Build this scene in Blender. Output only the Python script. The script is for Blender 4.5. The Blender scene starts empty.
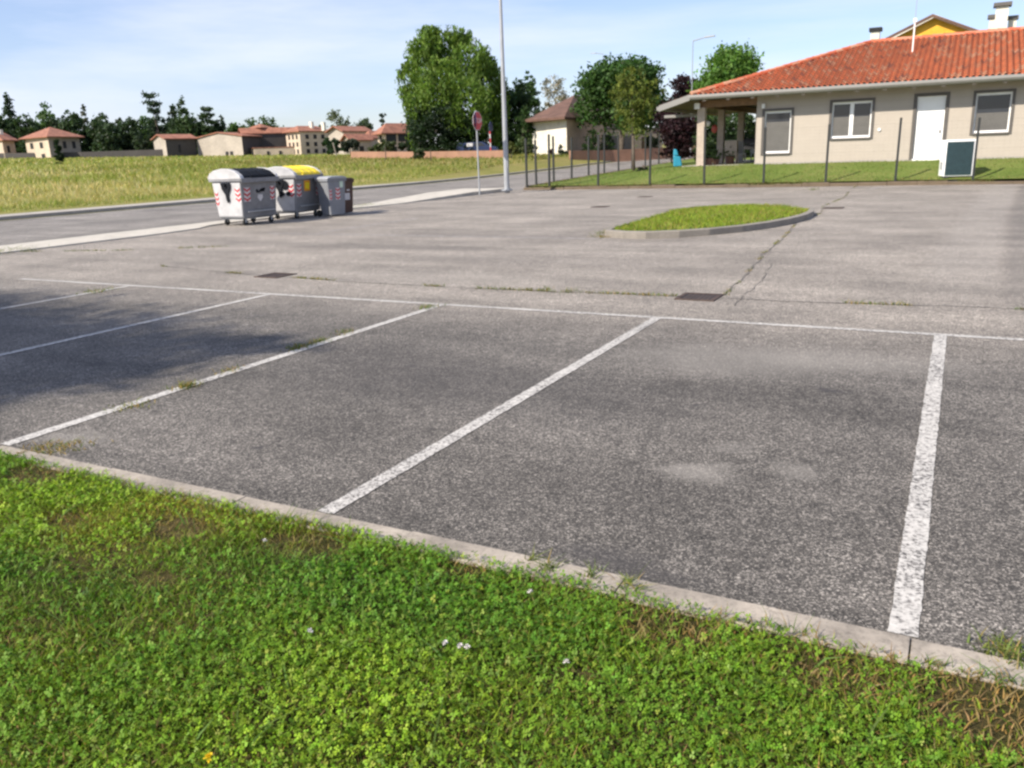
import bpy, bmesh, math, random
import numpy as np
from mathutils import Vector, Matrix
random.seed(7); rng = np.random.default_rng(7)
S = bpy.context.scene
col = S.collection
# ------------------------------------------------------------------ camera
EYE = 1.61; F = 830.0
RC = np.array([[0.88542355, -0.09506166, 0.4549598],
               [0.46352129, 0.25273677, -0.84927742],
               [-0.03425135, 0.96285378, 0.2678422]])
cd = bpy.data.cameras.new('camera'); cam = bpy.data.objects.new('camera', cd); col.objects.link(cam)
m4 = Matrix.Identity(4)
for i in range(3):
    for j in range(3): m4[i][j] = RC[i, j]
m4[2][3] = EYE
cam.matrix_world = m4
cd.sensor_width = 36.0; cd.lens = 36.0 * F / 1024.0; cd.clip_start = 0.05; cd.clip_end = 9000
S.camera = cam
# ------------------------------------------------------------------ light
SUN_EL = math.radians(40); SUN_AZ = math.radians(28)      # light travels this far right of +Y
w = bpy.data.worlds.new('World'); S.world = w; w.use_nodes = True
wn = w.node_tree; wn.nodes.clear()
sky = wn.nodes.new('ShaderNodeTexSky'); sky.sky_type = 'NISHITA'; sky.sun_disc = False
sky.sun_elevation = SUN_EL; sky.sun_rotation = SUN_AZ + math.pi
sky.air_density = 1.0; sky.dust_density = 0.6; sky.ozone_density = 2.2
bg = wn.nodes.new('ShaderNodeBackground'); bg.inputs[1].default_value = 0.10
tc = wn.nodes.new('ShaderNodeTexCoord')
mp = wn.nodes.new('ShaderNodeMapping'); mp.inputs['Rotation'].default_value = (0, 0, math.radians(-25)); mp.inputs['Scale'].default_value = (1.3, 2.2, 11)
nz = wn.nodes.new('ShaderNodeTexNoise'); nz.inputs['Scale'].default_value = 1.25; nz.inputs['Detail'].default_value = 6; nz.inputs['Roughness'].default_value = 0.55
rp = wn.nodes.new('ShaderNodeValToRGB')
rp.color_ramp.elements[0].position = 0.42; rp.color_ramp.elements[0].color = (0.15, 0.15, 0.15, 1)
rp.color_ramp.elements[1].position = 0.74; rp.color_ramp.elements[1].color = (0.78, 0.78, 0.78, 1)
mx = wn.nodes.new('ShaderNodeMix'); mx.data_type = 'RGBA'; mx.inputs[7].default_value = (6.3, 6.55, 7.7, 1)
ou = wn.nodes.new('ShaderNodeOutputWorld')
wn.links.new(tc.outputs['Generated'], mp.inputs[0]); wn.links.new(mp.outputs[0], nz.inputs['Vector'])
wn.links.new(nz.outputs['Fac'], rp.inputs[0]); wn.links.new(rp.outputs[0], mx.inputs[0])
tn = wn.nodes.new('ShaderNodeMix'); tn.data_type = 'RGBA'; tn.blend_type = 'MULTIPLY'; tn.inputs[0].default_value = 1.0; tn.inputs[7].default_value = (0.93, 0.93, 1.08, 1)
wn.links.new(sky.outputs[0], tn.inputs[6]); wn.links.new(tn.outputs[2], mx.inputs[6]); wn.links.new(mx.outputs[2], bg.inputs[0]); wn.links.new(bg.outputs[0], ou.inputs[0])
sl = bpy.data.lights.new('sun', 'SUN'); sl.energy = 4.8; sl.angle = math.radians(0.55); sl.color = (1.0, 0.91, 0.78)
so = bpy.data.objects.new('sun', sl); col.objects.link(so)
sd = Vector((math.sin(SUN_AZ) * math.cos(SUN_EL), math.cos(SUN_AZ) * math.cos(SUN_EL), -math.sin(SUN_EL)))
so.rotation_euler = sd.to_track_quat('-Z', 'Y').to_euler(); so.location = (-20, -30, 40)
S.view_settings.view_transform = 'Standard'; S.view_settings.look = 'None'
S.view_settings.gamma = 1.0; S.view_settings.use_curve_mapping = False
S.view_settings.exposure = 0.68
S.render.engine = 'CYCLES'
S.cycles.filter_width = 2.6
S.cycles.max_bounces = 6; S.cycles.transparent_max_bounces = 8
try: S.cycles.use_denoising = True
except Exception: pass

# ------------------------------------------------------------------ placing helpers (photo pixel -> place, at a chosen real distance)
def ray(px, py): return RC @ np.array([px - 512.0, -(py - 384.0), -F])
def at_Y(px, py, Y):
    d = ray(px, py); t = Y / d[1]; return (d[0] * t, Y, d[2] * t + EYE)
def at_X(px, py, X):
    d = ray(px, py); t = X / d[0]; return (X, d[1] * t, d[2] * t + EYE)
def at_Z(px, py, z=0.0):
    d = ray(px, py); t = (z - EYE) / d[2]; return (d[0] * t, d[1] * t, z)
def P(px, py, dep):
    d = ray(px, py) * (dep / F); return (d[0], d[1], d[2] + EYE)
def sm(x, a, b):
    t = np.clip((x - a) / (b - a), 0, 1); return t * t * (3 - 2 * t)
def terrain(x, y):
    x = np.asarray(x, float); y = np.asarray(y, float)
    fz = 0.0247 * np.clip(-30 - x, 0, 220)
    mound = 1.05 * sm(y, 38, 74) * (1 - sm(-x, 50, 110)) * sm(-x, 28.5, 31)
    road = 0.80 * sm(y, 40, 100) * (1 - sm(-x, 28.5, 31))
    return fz + mound + road
def lawn_z(x, y):
    k = sm(x, -17.5, -10.5)
    gentle = 0.16 + 0.024 * (y - 34)
    return gentle * (1 - k) + (0.16 + 0.62 * sm(y, 33.6, 38.2)) * k

# value noise for scattering
class VN:
    def __init__(s, seed): s.g = np.random.default_rng(seed).random((64, 64))
    def __call__(s, x, y, sc):
        u = np.asarray(x) * sc + 1000.3; v = np.asarray(y) * sc + 1000.7
        i = np.floor(u).astype(int); j = np.floor(v).astype(int); a = u - i; b = v - j
        a = a * a * (3 - 2 * a); b = b * b * (3 - 2 * b); g = s.g
        return (g[i % 64, j % 64] * (1 - a) * (1 - b) + g[(i + 1) % 64, j % 64] * a * (1 - b)
                + g[i % 64, (j + 1) % 64] * (1 - a) * b + g[(i + 1) % 64, (j + 1) % 64] * a * b)
vn1, vn2, vn3 = VN(1), VN(2), VN(3)

# ------------------------------------------------------------------ tags
def tag(o, label=None, cat=None, group=None, kind=None):
    if label: o['label'] = label
    if cat: o['category'] = cat
    if group: o['group'] = group
    if kind: o['kind'] = kind
    return o
def empty(name, loc, rz=0.0, label=None, cat=None, group=None):
    o = bpy.data.objects.new(name, None); col.objects.link(o)
    o.location = loc; o.rotation_euler = (0, 0, rz); o.empty_display_size = 0.3
    return tag(o, label, cat, group)
def copy_thing(root, loc, rz=None, label=None, group=None, scale=None):
    def cp(o, parent):
        c = o.copy(); col.objects.link(c)
        if parent is not None: c.parent = parent
        for k in o.children: cp(k, c)
        return c
    r = cp(root, None); r.location = loc
    if rz is not None: r.rotation_euler = (0, 0, rz)
    if scale: r.scale = scale
    if label: r['label'] = label
    if group: r['group'] = group
    return r

# ------------------------------------------------------------------ mesh builder
class MB:
    def __init__(s): s.v = []; s.f = []; s.c = {}
    def add(s, vs, fs, colr=None):
        n = len(s.v); s.v += [tuple(map(float, p)) for p in vs]
        for f in fs:
            if colr is not None: s.c[len(s.f)] = colr
            s.f.append([i + n for i in f])
        return s
    def box(s, x0, x1, y0, y1, z0, z1, colr=None):
        return s.add([(x0,y0,z0),(x1,y0,z0),(x1,y1,z0),(x0,y1,z0),(x0,y0,z1),(x1,y0,z1),(x1,y1,z1),(x0,y1,z1)],
                     [(0,3,2,1),(4,5,6,7),(0,1,5,4),(1,2,6,5),(2,3,7,6),(3,0,4,7)], colr)
    def hexa(s, b, t):           # bottom four, top four (both ccw)
        return s.add(list(b) + list(t), [(3,2,1,0),(4,5,6,7),(0,1,5,4),(1,2,6,5),(2,3,7,6),(3,0,4,7)])
    def bar(s, a, b, wd, ht=None):   # box section bar between two points
        ht = ht or wd; a = Vector(a); b = Vector(b); d = (b - a).normalized()
        up = Vector((0,0,1)) if abs(d.z) < 0.95 else Vector((0,1,0))
        r = d.cross(up).normalized(); u = r.cross(d)
        q = [r*-wd/2 + u*-ht/2, r*wd/2 + u*-ht/2, r*wd/2 + u*ht/2, r*-wd/2 + u*ht/2]
        return s.hexa([a + k for k in q], [b + k for k in q])
    def tube(s, a, b, r0, r1=None, n=10, cap=True):
        r1 = r0 if r1 is None else r1; a = Vector(a); b = Vector(b); d = (b - a).normalized()
        up = Vector((0,0,1)) if abs(d.z) < 0.95 else Vector((0,1,0))
        r = d.cross(up).normalized(); u = r.cross(d); vs = []
        for (c, rr) in ((a, r0), (b, r1)):
            for k in range(n):
                t = 2 * math.pi * k / n; vs.append(c + (r * math.cos(t) + u * math.sin(t)) * rr)
        fs = [(k, (k + 1) % n, n + (k + 1) % n, n + k) for k in range(n)]
        if cap: fs += [tuple(range(n - 1, -1, -1)), tuple(range(n, 2 * n))]
        return s.add(vs, fs)
    def path(s, pts, rad, n=8):
        for i in range(len(pts) - 1): s.tube(pts[i], pts[i + 1], rad[i], rad[i + 1], n)
        return s
    def prism(s, poly, z0, z1):
        n = len(poly)
        zz0 = z0 if callable(z0) else (lambda x, y: z0); zz1 = z1 if callable(z1) else (lambda x, y: z1)
        vs = [(x, y, zz0(x, y)) for x, y in poly] + [(x, y, zz1(x, y)) for x, y in poly]
        return s.add(vs, [tuple(range(n - 1, -1, -1)), tuple(range(n, 2 * n))] + [(i, (i + 1) % n, n + (i + 1) % n, n + i) for i in range(n)])
    def extrude_x(s, prof, x0, x1):   # prof of (y,z)
        n = len(prof); vs = [(x0, y, z) for y, z in prof] + [(x1, y, z) for y, z in prof]
        return s.add(vs, [tuple(range(n)), tuple(range(2 * n - 1, n - 1, -1))] + [(i, n + i, n + (i + 1) % n, (i + 1) % n) for i in range(n)])
    def extrude_y(s, prof, y0, y1):   # prof of (x,z)
        n = len(prof); vs = [(x, y0, z) for x, z in prof] + [(x, y1, z) for x, z in prof]
        return s.add(vs, [tuple(range(n)), tuple(range(2 * n - 1, n - 1, -1))] + [(i, n + i, n + (i + 1) % n, (i + 1) % n) for i in range(n)])
    def disc(s, c, nrm, r, th, n=20):
        c = Vector(c); nrm = Vector(nrm).normalized(); return s.tube(c, c + nrm * th, r, r, n)
    def sphere(s, c, r, sc=(1,1,1), n=10, m=7):
        vs = []; fs = []
        for j in range(m + 1):
            ph = math.pi * j / m
            for k in range(n):
                t = 2 * math.pi * k / n
                vs.append((c[0] + r*sc[0]*math.sin(ph)*math.cos(t), c[1] + r*sc[1]*math.sin(ph)*math.sin(t), c[2] + r*sc[2]*math.cos(ph)))
        for j in range(m):
            for k in range(n): fs.append((j*n+k, (j+1)*n+k, (j+1)*n+(k+1)%n, j*n+(k+1)%n))
        return s.add(vs, fs)
    def build(s, name, mat, parent=None, origin=(0,0,0), smooth=False, bevel=0.0):
        me = bpy.data.meshes.new(name)
        o0 = Vector(origin)
        me.from_pydata([tuple(Vector(p) - o0) for p in s.v], [], s.f); me.validate()
        if s.c:
            at = me.color_attributes.new('col', 'FLOAT_COLOR', 'CORNER')
            for i, p in enumerate(me.polygons):
                cc = s.c.get(i, (0.3, 0.3, 0.3))
                for li in p.loop_indices: at.data[li].color = (*cc, 1)
        bm = bmesh.new(); bm.from_mesh(me); bmesh.ops.recalc_face_normals(bm, faces=bm.faces); bm.to_mesh(me); bm.free()
        me.materials.append(mat)
        if smooth:
            for p in me.polygons: p.use_smooth = True
        o = bpy.data.objects.new(name, me); col.objects.link(o)
        if parent is not None: o.parent = parent
        else: o.location = origin
        if bevel:
            b = o.modifiers.new('bevel', 'BEVEL'); b.width = bevel; b.segments = 2; b.limit_method = 'ANGLE'
        return o
def fast_mesh(name, V, Q, C, mat, parent=None, origin=(0,0,0)):
    V = np.asarray(V, np.float32) - np.asarray(origin, np.float32); Q = np.asarray(Q, np.int32)
    me = bpy.data.meshes.new(name); k = Q.shape[1]
    me.vertices.add(len(V)); me.vertices.foreach_set('co', V.ravel())
    me.loops.add(Q.size); me.loops.foreach_set('vertex_index', Q.ravel())
    me.polygons.add(len(Q)); me.polygons.foreach_set('loop_start', np.arange(0, Q.size, k, dtype=np.int32))
    me.polygons.foreach_set('loop_total', np.full(len(Q), k, np.int32))
    me.update(calc_edges=True)
    if C is not None:
        at = me.color_attributes.new('col', 'FLOAT_COLOR', 'POINT')
        at.data.foreach_set('color', np.concatenate([C, np.ones((len(C), 1))], 1).astype(np.float32).ravel())
    me.materials.append(mat)
    o = bpy.data.objects.new(name, me); col.objects.link(o)
    if parent is not None: o.parent = parent
    else: o.location = origin
    return o
def heightgrid(name, xs, ys, fn, mat, origin=(0,0,0)):
    X, Y = np.meshgrid(xs, ys); Z = fn(X, Y)
    V = np.stack([X.ravel(), Y.ravel(), Z.ravel()], 1); nx = len(xs); ny = len(ys)
    i, j = np.meshgrid(np.arange(nx - 1), np.arange(ny - 1)); a = (j * nx + i).ravel()
    Q = np.stack([a, a + 1, a + 1 + nx, a + nx], 1)
    return fast_mesh(name, V, Q, None, mat)

# ------------------------------------------------------------------ material helpers
class G:
    def __init__(s, name):
        s.m = bpy.data.materials.new(name); s.m.use_nodes = True; s.t = s.m.node_tree
        s.b = s.t.nodes['Principled BSDF']; s.out = s.t.nodes['Material Output']
        s.geo = s.t.nodes.new('ShaderNodeNewGeometry').outputs['Position']
    def link(s, a, b): s.t.links.new(a, b)
    def put(s, sock, v):
        if isinstance(v, bpy.types.NodeSocket): s.link(v, sock)
        elif isinstance(v, (tuple, list)) and len(v) == 3 and sock.type == 'RGBA': sock.default_value = (*v, 1)
        else: sock.default_value = v
    def coord(s, kind='Object'): return s.t.nodes.new('ShaderNodeTexCoord').outputs[kind]
    def map(s, vec, scale=(1,1,1), rot=(0,0,0), loc=(0,0,0)):
        n = s.t.nodes.new('ShaderNodeMapping'); s.link(vec, n.inputs[0]); n.inputs['Scale'].default_value = scale
        n.inputs['Rotation'].default_value = rot; n.inputs['Location'].default_value = loc; return n.outputs[0]
    def noise(s, vec, scale, detail=3, rough=0.5, out='Fac'):
        n = s.t.nodes.new('ShaderNodeTexNoise'); s.link(vec, n.inputs['Vector']); n.inputs['Scale'].default_value = scale
        n.inputs['Detail'].default_value = detail; n.inputs['Roughness'].default_value = rough; return n.outputs[out]
    def voro(s, vec, scale, out='Color', feature='F1'):
        n = s.t.nodes.new('ShaderNodeTexVoronoi'); n.feature = feature; s.link(vec, n.inputs['Vector']); n.inputs['Scale'].default_value = scale; return n.outputs[out]
    def ramp(s, f, stops):
        n = s.t.nodes.new('ShaderNodeValToRGB'); e = n.color_ramp.elements
        while len(e) < len(stops): e.new(0.5)
        for k, (p, c) in enumerate(stops):
            e[k].position = p; e[k].color = (c, c, c, 1) if not isinstance(c, tuple) else (*c, 1)
        s.put(n.inputs[0], f); return n.outputs[0]
    def mix(s, f, a, b, mode='MIX'):
        n = s.t.nodes.new('ShaderNodeMix'); n.data_type = 'RGBA'; n.blend_type = mode
        s.put(n.inputs[0], f); s.put(n.inputs[6], a); s.put(n.inputs[7], b); return n.outputs[2]
    def math(s, op, a, b=0.0, c=0.0, clamp=False):
        n = s.t.nodes.new('ShaderNodeMath'); n.operation = op; n.use_clamp = clamp
        s.put(n.inputs[0], a); s.put(n.inputs[1], b); s.put(n.inputs[2], c); return n.outputs[0]
    def range(s, f, a, b, c=0.0, d=1.0):
        n = s.t.nodes.new('ShaderNodeMapRange'); n.interpolation_type = 'SMOOTHSTEP'
        s.put(n.inputs[0], f); n.inputs[1].default_value = a; n.inputs[2].default_value = b; n.inputs[3].default_value = c; n.inputs[4].default_value = d; return n.outputs[0]
    def sep(s, v):
        n = s.t.nodes.new('ShaderNodeSeparateXYZ'); s.put(n.inputs[0], v); return n.outputs
    def vadd(s, a, b):
        n = s.t.nodes.new('ShaderNodeVectorMath'); n.operation = 'ADD'; s.put(n.inputs[0], a); s.put(n.inputs[1], b); return n.outputs[0]
    def vscale(s, a, k):
        n = s.t.nodes.new('ShaderNodeVectorMath'); n.operation = 'MULTIPLY_ADD'; s.put(n.inputs[0], a); n.inputs[1].default_value = (k,)*3; n.inputs[2].default_value = (-k/2,)*3; return n.outputs[0]
    def blob(s, vec, c, r, soft=0.5, squash=(1,1,0)):
        n = s.t.nodes.new('ShaderNodeVectorMath'); n.operation = 'SUBTRACT'; s.put(n.inputs[0], vec); n.inputs[1].default_value = (*c, 0)
        k = s.t.nodes.new('ShaderNodeVectorMath'); k.operation = 'MULTIPLY'; s.link(n.outputs[0], k.inputs[0]); k.inputs[1].default_value = squash
        l = s.t.nodes.new('ShaderNodeVectorMath'); l.operation = 'LENGTH'; s.link(k.outputs[0], l.inputs[0])
        return s.range(l.outputs['Value'], r * (1 - soft), r, 1.0, 0.0)
    def attr(s, name='col'):
        n = s.t.nodes.new('ShaderNodeVertexColor'); n.layer_name = name; return n.outputs[0]
    def bump(s, h, strength=0.3, dist=0.02):
        n = s.t.nodes.new('ShaderNodeBump'); n.inputs['Strength'].default_value = strength; n.inputs['Distance'].default_value = dist
        s.put(n.inputs['Height'], h); s.link(n.outputs[0], s.b.inputs['Normal'])
    def fin(s, color=None, rough=None, metal=None, spec=None):
        if color is not None: s.put(s.b.inputs['Base Color'], color)
        if rough is not None: s.put(s.b.inputs['Roughness'], rough)
        if metal is not None: s.put(s.b.inputs['Metallic'], metal)
        if spec is not None: s.put(s.b.inputs['Specular IOR Level'], spec)
        return s.m
def plain(name, c, rough=0.6, var=0.12, scale=6, bump=0.0, metal=0.0, spec=0.5):
    g = G(name); v = g.coord('Object'); n1 = g.noise(v, scale, 4, 0.6)
    lo = tuple(k * (1 - var) for k in c); hi = tuple(min(1, k * (1 + var)) for k in c)
    cc = g.mix(g.ramp(n1, [(0.3, 0.0), (0.7, 1.0)]), lo, hi)
    if bump: g.bump(g.noise(v, scale * 8, 3), bump, 0.01)
    return g.fin(cc, rough, metal, spec)
def leafmat(name, trans=0.35, rough=0.6):
    g = G(name); c = g.attr(); g.fin(c, rough, spec=0.25)
    t = g.t.nodes.new('ShaderNodeBsdfTranslucent')
    g.link(g.mix(1.0, c, (1.1, 1.25, 0.55), 'MULTIPLY'), t.inputs[0])
    mxs = g.t.nodes.new('ShaderNodeMixShader'); mxs.inputs[0].default_value = trans
    g.link(g.b.outputs[0], mxs.inputs[1]); g.link(t.outputs[0], mxs.inputs[2]); g.link(mxs.outputs[0], g.out.inputs[0])
    return g.m
def vcol(name, rough=0.7, bump=0.0, mul=0.25):
    g = G(name); v = g.coord('Object'); c = g.mix(g.math('MULTIPLY', g.noise(v, 9, 4, 0.65), mul * 2), g.attr(), (0.12, 0.09, 0.07))
    if bump: g.bump(g.noise(v, 40, 3), bump, 0.01)
    return g.fin(c, rough)

# asphalt
def asphalt(name, bays=True):
    g = G(name); p = g.geo
    pd = g.vadd(p, g.vscale(g.noise(p, 2.2, 4, 0.6, 'Color'), 0.5))
    st = g.sep(g.voro(p, 155, 'Color'))[0]
    st2 = g.sep(g.voro(g.map(p, loc=(3.1, 1.7, 0)), 60, 'Color'))[1]
    fine = g.noise(p, 70, 3, 0.7)
    mid = g.noise(p, 9, 4, 0.62)
    stone = g.math('ADD', g.math('MULTIPLY', st, 0.70), g.math('ADD', g.math('MULTIPLY', st2, 0.14), g.math('MULTIPLY', fine, 0.40)))
    if bays: c = g.ramp(stone, [(0.30, (0.034, 0.0312, 0.0280)), (0.56, (0.076, 0.0695, 0.0615)), (0.80, (0.145, 0.132, 0.116)), (1.0, (0.36, 0.328, 0.29))])
    else: c = g.ramp(stone, [(0.28, (0.095, 0.087, 0.079)), (0.60, (0.185, 0.170, 0.153)), (0.95, (0.33, 0.305, 0.275))])
    c = g.mix(1.0, c, g.ramp(mid, [(0.3, 0.80), (0.7, 1.18)]), 'MULTIPLY')
    big = g.noise(p, 0.55, 5, 0.62)
    c = g.mix(1.0, c, g.ramp(big, [(0.33, 0.74), (0.5, 1.0), (0.68, 1.28)]), 'MULTIPLY')
    streak = g.noise(g.map(p, scale=(0.25, 1.6, 1)), 1.0, 5, 0.6)
    c = g.mix(1.0, c, g.ramp(streak, [(0.35, 0.82), (0.65, 1.16)]), 'MULTIPLY')
    if bays:
        xyz = g.sep(pd)
        # the driving lane beyond the bays is worn paler
        worn = g.range(xyz[1], 6.2, 8.6)
        c = g.mix(g.math('MULTIPLY', worn, 0.16), g.mix(worn, c, g.mix(1.0, c, (2.15, 2.10, 2.03), 'MULTIPLY')), (0.27, 0.247, 0.222))
        # pale scuffs, worn spots and tyre marks
        for (cx, cy, r, sq, amt) in [(-1.03, 3.92, 0.26, (1, 1.3, 0), 0.42), (-0.62, 4.12, 0.20, (1, 1.2, 0), 0.30), (-0.95, 4.35, 0.16, (0.7, 1.2, 0), 0.22),
                                     (-1.5, 6.3, 0.95, (0.8, 1.3, 0), 0.33), (-0.6, 6.6, 0.8, (0.7, 1.4, 0), 0.30), (-6.2, 9.6, 1.4, (0.5, 1.5, 0), 0.15), (-4.75, 3.0, 0.32, (0.8, 1.2, 0), 0.35)]:
            c = g.mix(g.math('MULTIPLY', g.blob(pd, (cx, cy), r, 0.75, sq), amt), c, (0.32, 0.297, 0.265))
        for (cx, cy, r, sq, amt) in [(-1.05, 2.86, 0.33, (0.75, 2.2, 0), 0.6), (-3.52, 3.31, 0.07, (1, 1.6, 0), 0.85), (-0.61, 5.72, 0.11, (0.8, 2.0, 0), 0.8),
                                     (-2.6, 4.9, 1.3, (0.7, 1.2, 0), 0.28), (-4.0, 5.2, 1.4, (0.8, 1.1, 0), 0.22), (-8.0, 15.2, 1.6, (0.35, 2.2, 0), 0.3), (-10.5, 12.8, 1.8, (0.35, 2.4, 0), 0.3), (-5.6, 11.5, 1.6, (0.4, 1.8, 0), 0.25), (-1.32, 5.05, 0.06, (1, 1.2, 0), 0.6), (-1.12, 5.25, 0.04, (1, 1, 0), 0.6), (-3.75, 5.3, 0.07, (1, 1.3, 0), 0.55), (-3.55, 5.55, 0.04, (1, 1, 0), 0.6), (-1.9, 3.3, 0.035, (1, 1.3, 0), 0.6), (-6.4, 4.4, 0.10, (1, 1.2, 0), 0.5), (0.9, 5.2, 0.3, (0.8, 1.4, 0), 0.3)]:
            c = g.mix(g.math('MULTIPLY', g.blob(pd, (cx, cy), r, 0.8, sq), amt), c, (0.045, 0.042, 0.042))
        # swept tyre path on the right
        xx = g.math('SUBTRACT', xyz[0], g.math('MULTIPLY', g.math('POWER', g.math('ABSOLUTE', g.math('SUBTRACT', xyz[1], 9.0)), 1.35), 0.018))
        band = g.math('MULTIPLY', g.range(xx, -0.55, -0.15), g.range(xx, 0.55, 0.30))
        c = g.mix(g.math('MULTIPLY', g.math('MULTIPLY', band, g.range(xyz[1], 8.6, 13)), 0.22), c, (0.31, 0.29, 0.265))
        dk = g.math('MULTIPLY', g.range(xx, 0.40, 0.60), g.range(xx, 1.6, 0.8))
        c = g.mix(g.math('MULTIPLY', g.math('MULTIPLY', dk, g.range(xyz[1], 8.6, 11)), 0.35), c, (0.07, 0.065, 0.063))
    g.bump(g.math('ADD', stone, g.math('MULTIPLY', mid, 0.4)), 0.55, 0.008)
    return g.fin(c, 0.82, spec=0.35)
M = {}
M['asphalt'] = asphalt('aged_asphalt'); M['road'] = asphalt('road_asphalt', False)
def paint():
    g = G('worn_white_paint'); p = g.geo
    st = g.sep(g.voro(p, 95, 'Color'))[0]; n = g.noise(p, 26, 5, 0.75); big = g.noise(p, 1.3, 3)
    f = g.math('ADD', g.math('MULTIPLY', n, 0.9), g.math('ADD', g.math('MULTIPLY', st, 0.42), g.math('MULTIPLY', big, 0.55)))
    cov = g.ramp(f, [(0.68, 0.05), (1.0, 0.90)])
    c = g.mix(cov, g.ramp(st, [(0.2, (0.06, 0.056, 0.053)), (0.9, (0.22, 0.205, 0.19))]), g.ramp(n, [(0.3, (0.42, 0.40, 0.37)), (0.7, (0.59, 0.57, 0.53))]))
    g.bump(st, 0.3, 0.006)
    return g.fin(c, 0.75)
M['paint'] = paint()
def faded():
    g = G('faded_white_paint'); p = g.geo; n = g.noise(p, 6, 5, 0.7)
    return g.fin(g.mix(g.ramp(n, [(0.42, 0.0), (0.65, 0.6)]), (0.185, 0.168, 0.158), (0.5, 0.48, 0.46)), 0.8)
M['faded'] = faded()
def concrete(name, c, sc=1.0, dirt=0.72):
    g = G(name); p = g.geo; a = g.noise(p, 3 * sc, 5, 0.65); b = g.noise(p, 45 * sc, 3, 0.7)
    cc = g.mix(g.ramp(a, [(0.3, 0.0), (0.7, 1.0)]), tuple(k * dirt for k in c), c)
    cc = g.mix(1.0, cc, g.ramp(b, [(0.25, 0.62), (0.5, 1.0), (0.8, 1.15)]), 'MULTIPLY')
    g.bump(b, 0.5, 0.006)
    return g.fin(cc, 0.85)
M['kerb'] = concrete('kerb_concrete', (0.41, 0.36, 0.30), 1.0, 0.5); M['island_kerb'] = concrete('island_kerb_concrete', (0.26, 0.235, 0.20)); M['pale_concrete'] = concrete('pale_concrete', (0.52, 0.485, 0.42), 0.6)
M['grey_concrete'] = concrete('grey_concrete', (0.40, 0.37, 0.33), 0.6); M['earth_kerb'] = concrete('earthy_kerb', (0.15, 0.112, 0.072), 1.0)
def ground(name, stops, sc=1.0, fine=30):
    g = G(name); p = g.geo
    f = g.math('ADD', g.math('MULTIPLY', g.noise(p, 0.35 * sc, 4, 0.6), 0.5), g.math('ADD', g.math('MULTIPLY', g.noise(p, 3.0 * sc, 4, 0.7), 0.35), g.math('MULTIPLY', g.noise(p, fine, 3, 0.7), 0.3)))
    g.bump(g.noise(p, fine, 4, 0.7), 0.8, 0.04)
    return g.fin(g.ramp(f, stops), 0.95, spec=0.1)
M['soil'] = ground('turf_soil', [(0.40, (0.030, 0.026, 0.012)), (0.56, (0.052, 0.048, 0.017)), (0.72, (0.12, 0.090, 0.042))], 2.0, 60)
M['mown'] = ground('mown_lawn', [(0.38, (0.085, 0.115, 0.026)), (0.56, (0.120, 0.165, 0.036)), (0.74, (0.19, 0.19, 0.065))], 1.0, 14)
M['meadow'] = ground('meadow_ground', [(0.38, (0.085, 0.105, 0.022)), (0.55, (0.19, 0.185, 0.055)), (0.74, (0.27, 0.225, 0.09))], 0.3, 3)
M['leaf'] = leafmat('leaf'); M['blade'] = leafmat('grass_blade', 0.30); M['dry'] = leafmat('dry_twigs', 0.1)
M['bark'] = plain('bark', (0.085, 0.068, 0.052), 0.9, 0.35, 5, 0.6)
M['crack'] = plain('crack_tar', (0.115, 0.105, 0.092), 0.9, 0.4, 20, 0.4)
M['rust'] = plain('rusty_iron', (0.070, 0.047, 0.037), 0.75, 0.45, 14, 0.4, 0.3)
M['galv'] = plain('galvanised_steel', (0.36, 0.375, 0.39), 0.5, 0.10, 3, 0.0, 0.35)
M['lampgrey'] = plain('lamp_grey', (0.26, 0.28, 0.31), 0.6, 0.1, 3)
M['binbody'] = plain('bin_grey_sheet', (0.215, 0.217, 0.226), 0.55, 0.22, 3, 0.05, 0.25)
M['binhood'] = plain('bin_pale_sunlit', (0.44, 0.44, 0.445), 0.5, 0.16, 3.5)  # hoods and bin ends; extra paleness stands for sun on the ends
M['blacklid'] = plain('black_plastic', (0.007, 0.009, 0.013), 0.65, 0.3, 6, spec=0.2)
M['yellow'] = plain('yellow_plastic', (0.78, 0.60, 0.02), 0.40, 0.08, 5)
M['greyplastic'] = plain('grey_plastic', (0.20, 0.21, 0.23), 0.5, 0.1, 5)
M['greylid'] = plain('pale_grey_plastic', (0.30, 0.31, 0.33), 0.45, 0.1, 5)
M['brown'] = plain('brown_plastic', (0.070, 0.030, 0.020), 0.5, 0.2, 5)
M['rubber'] = plain('black_rubber', (0.018, 0.018, 0.018), 0.8, 0.2, 10)
M['white'] = plain('white_enamel', (0.80, 0.80, 0.79), 0.45, 0.04, 3)
M['sticker_white'] = plain('white_reflective', (0.58, 0.56, 0.56), 0.45, 0.15, 8)
M['red'] = plain('red_reflective', (0.46, 0.045, 0.055), 0.45, 0.2, 8)
M['orange'] = plain('orange_sticker', (0.72, 0.30, 0.02), 0.5, 0.1, 8)
M['signblue'] = plain('sign_blue', (0.012, 0.03, 0.10), 0.4, 0.1, 8)
M['fence'] = plain('dark_fence_paint', (0.013, 0.016, 0.016), 0.55, 0.2, 6)
M['darkgrille'] = plain('dark_teal_grille', (0.035, 0.070, 0.078), 0.55, 0.15, 8)
M['turq'] = plain('turquoise_plastic', (0.02, 0.23, 0.34), 0.4, 0.1, 5)
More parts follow.
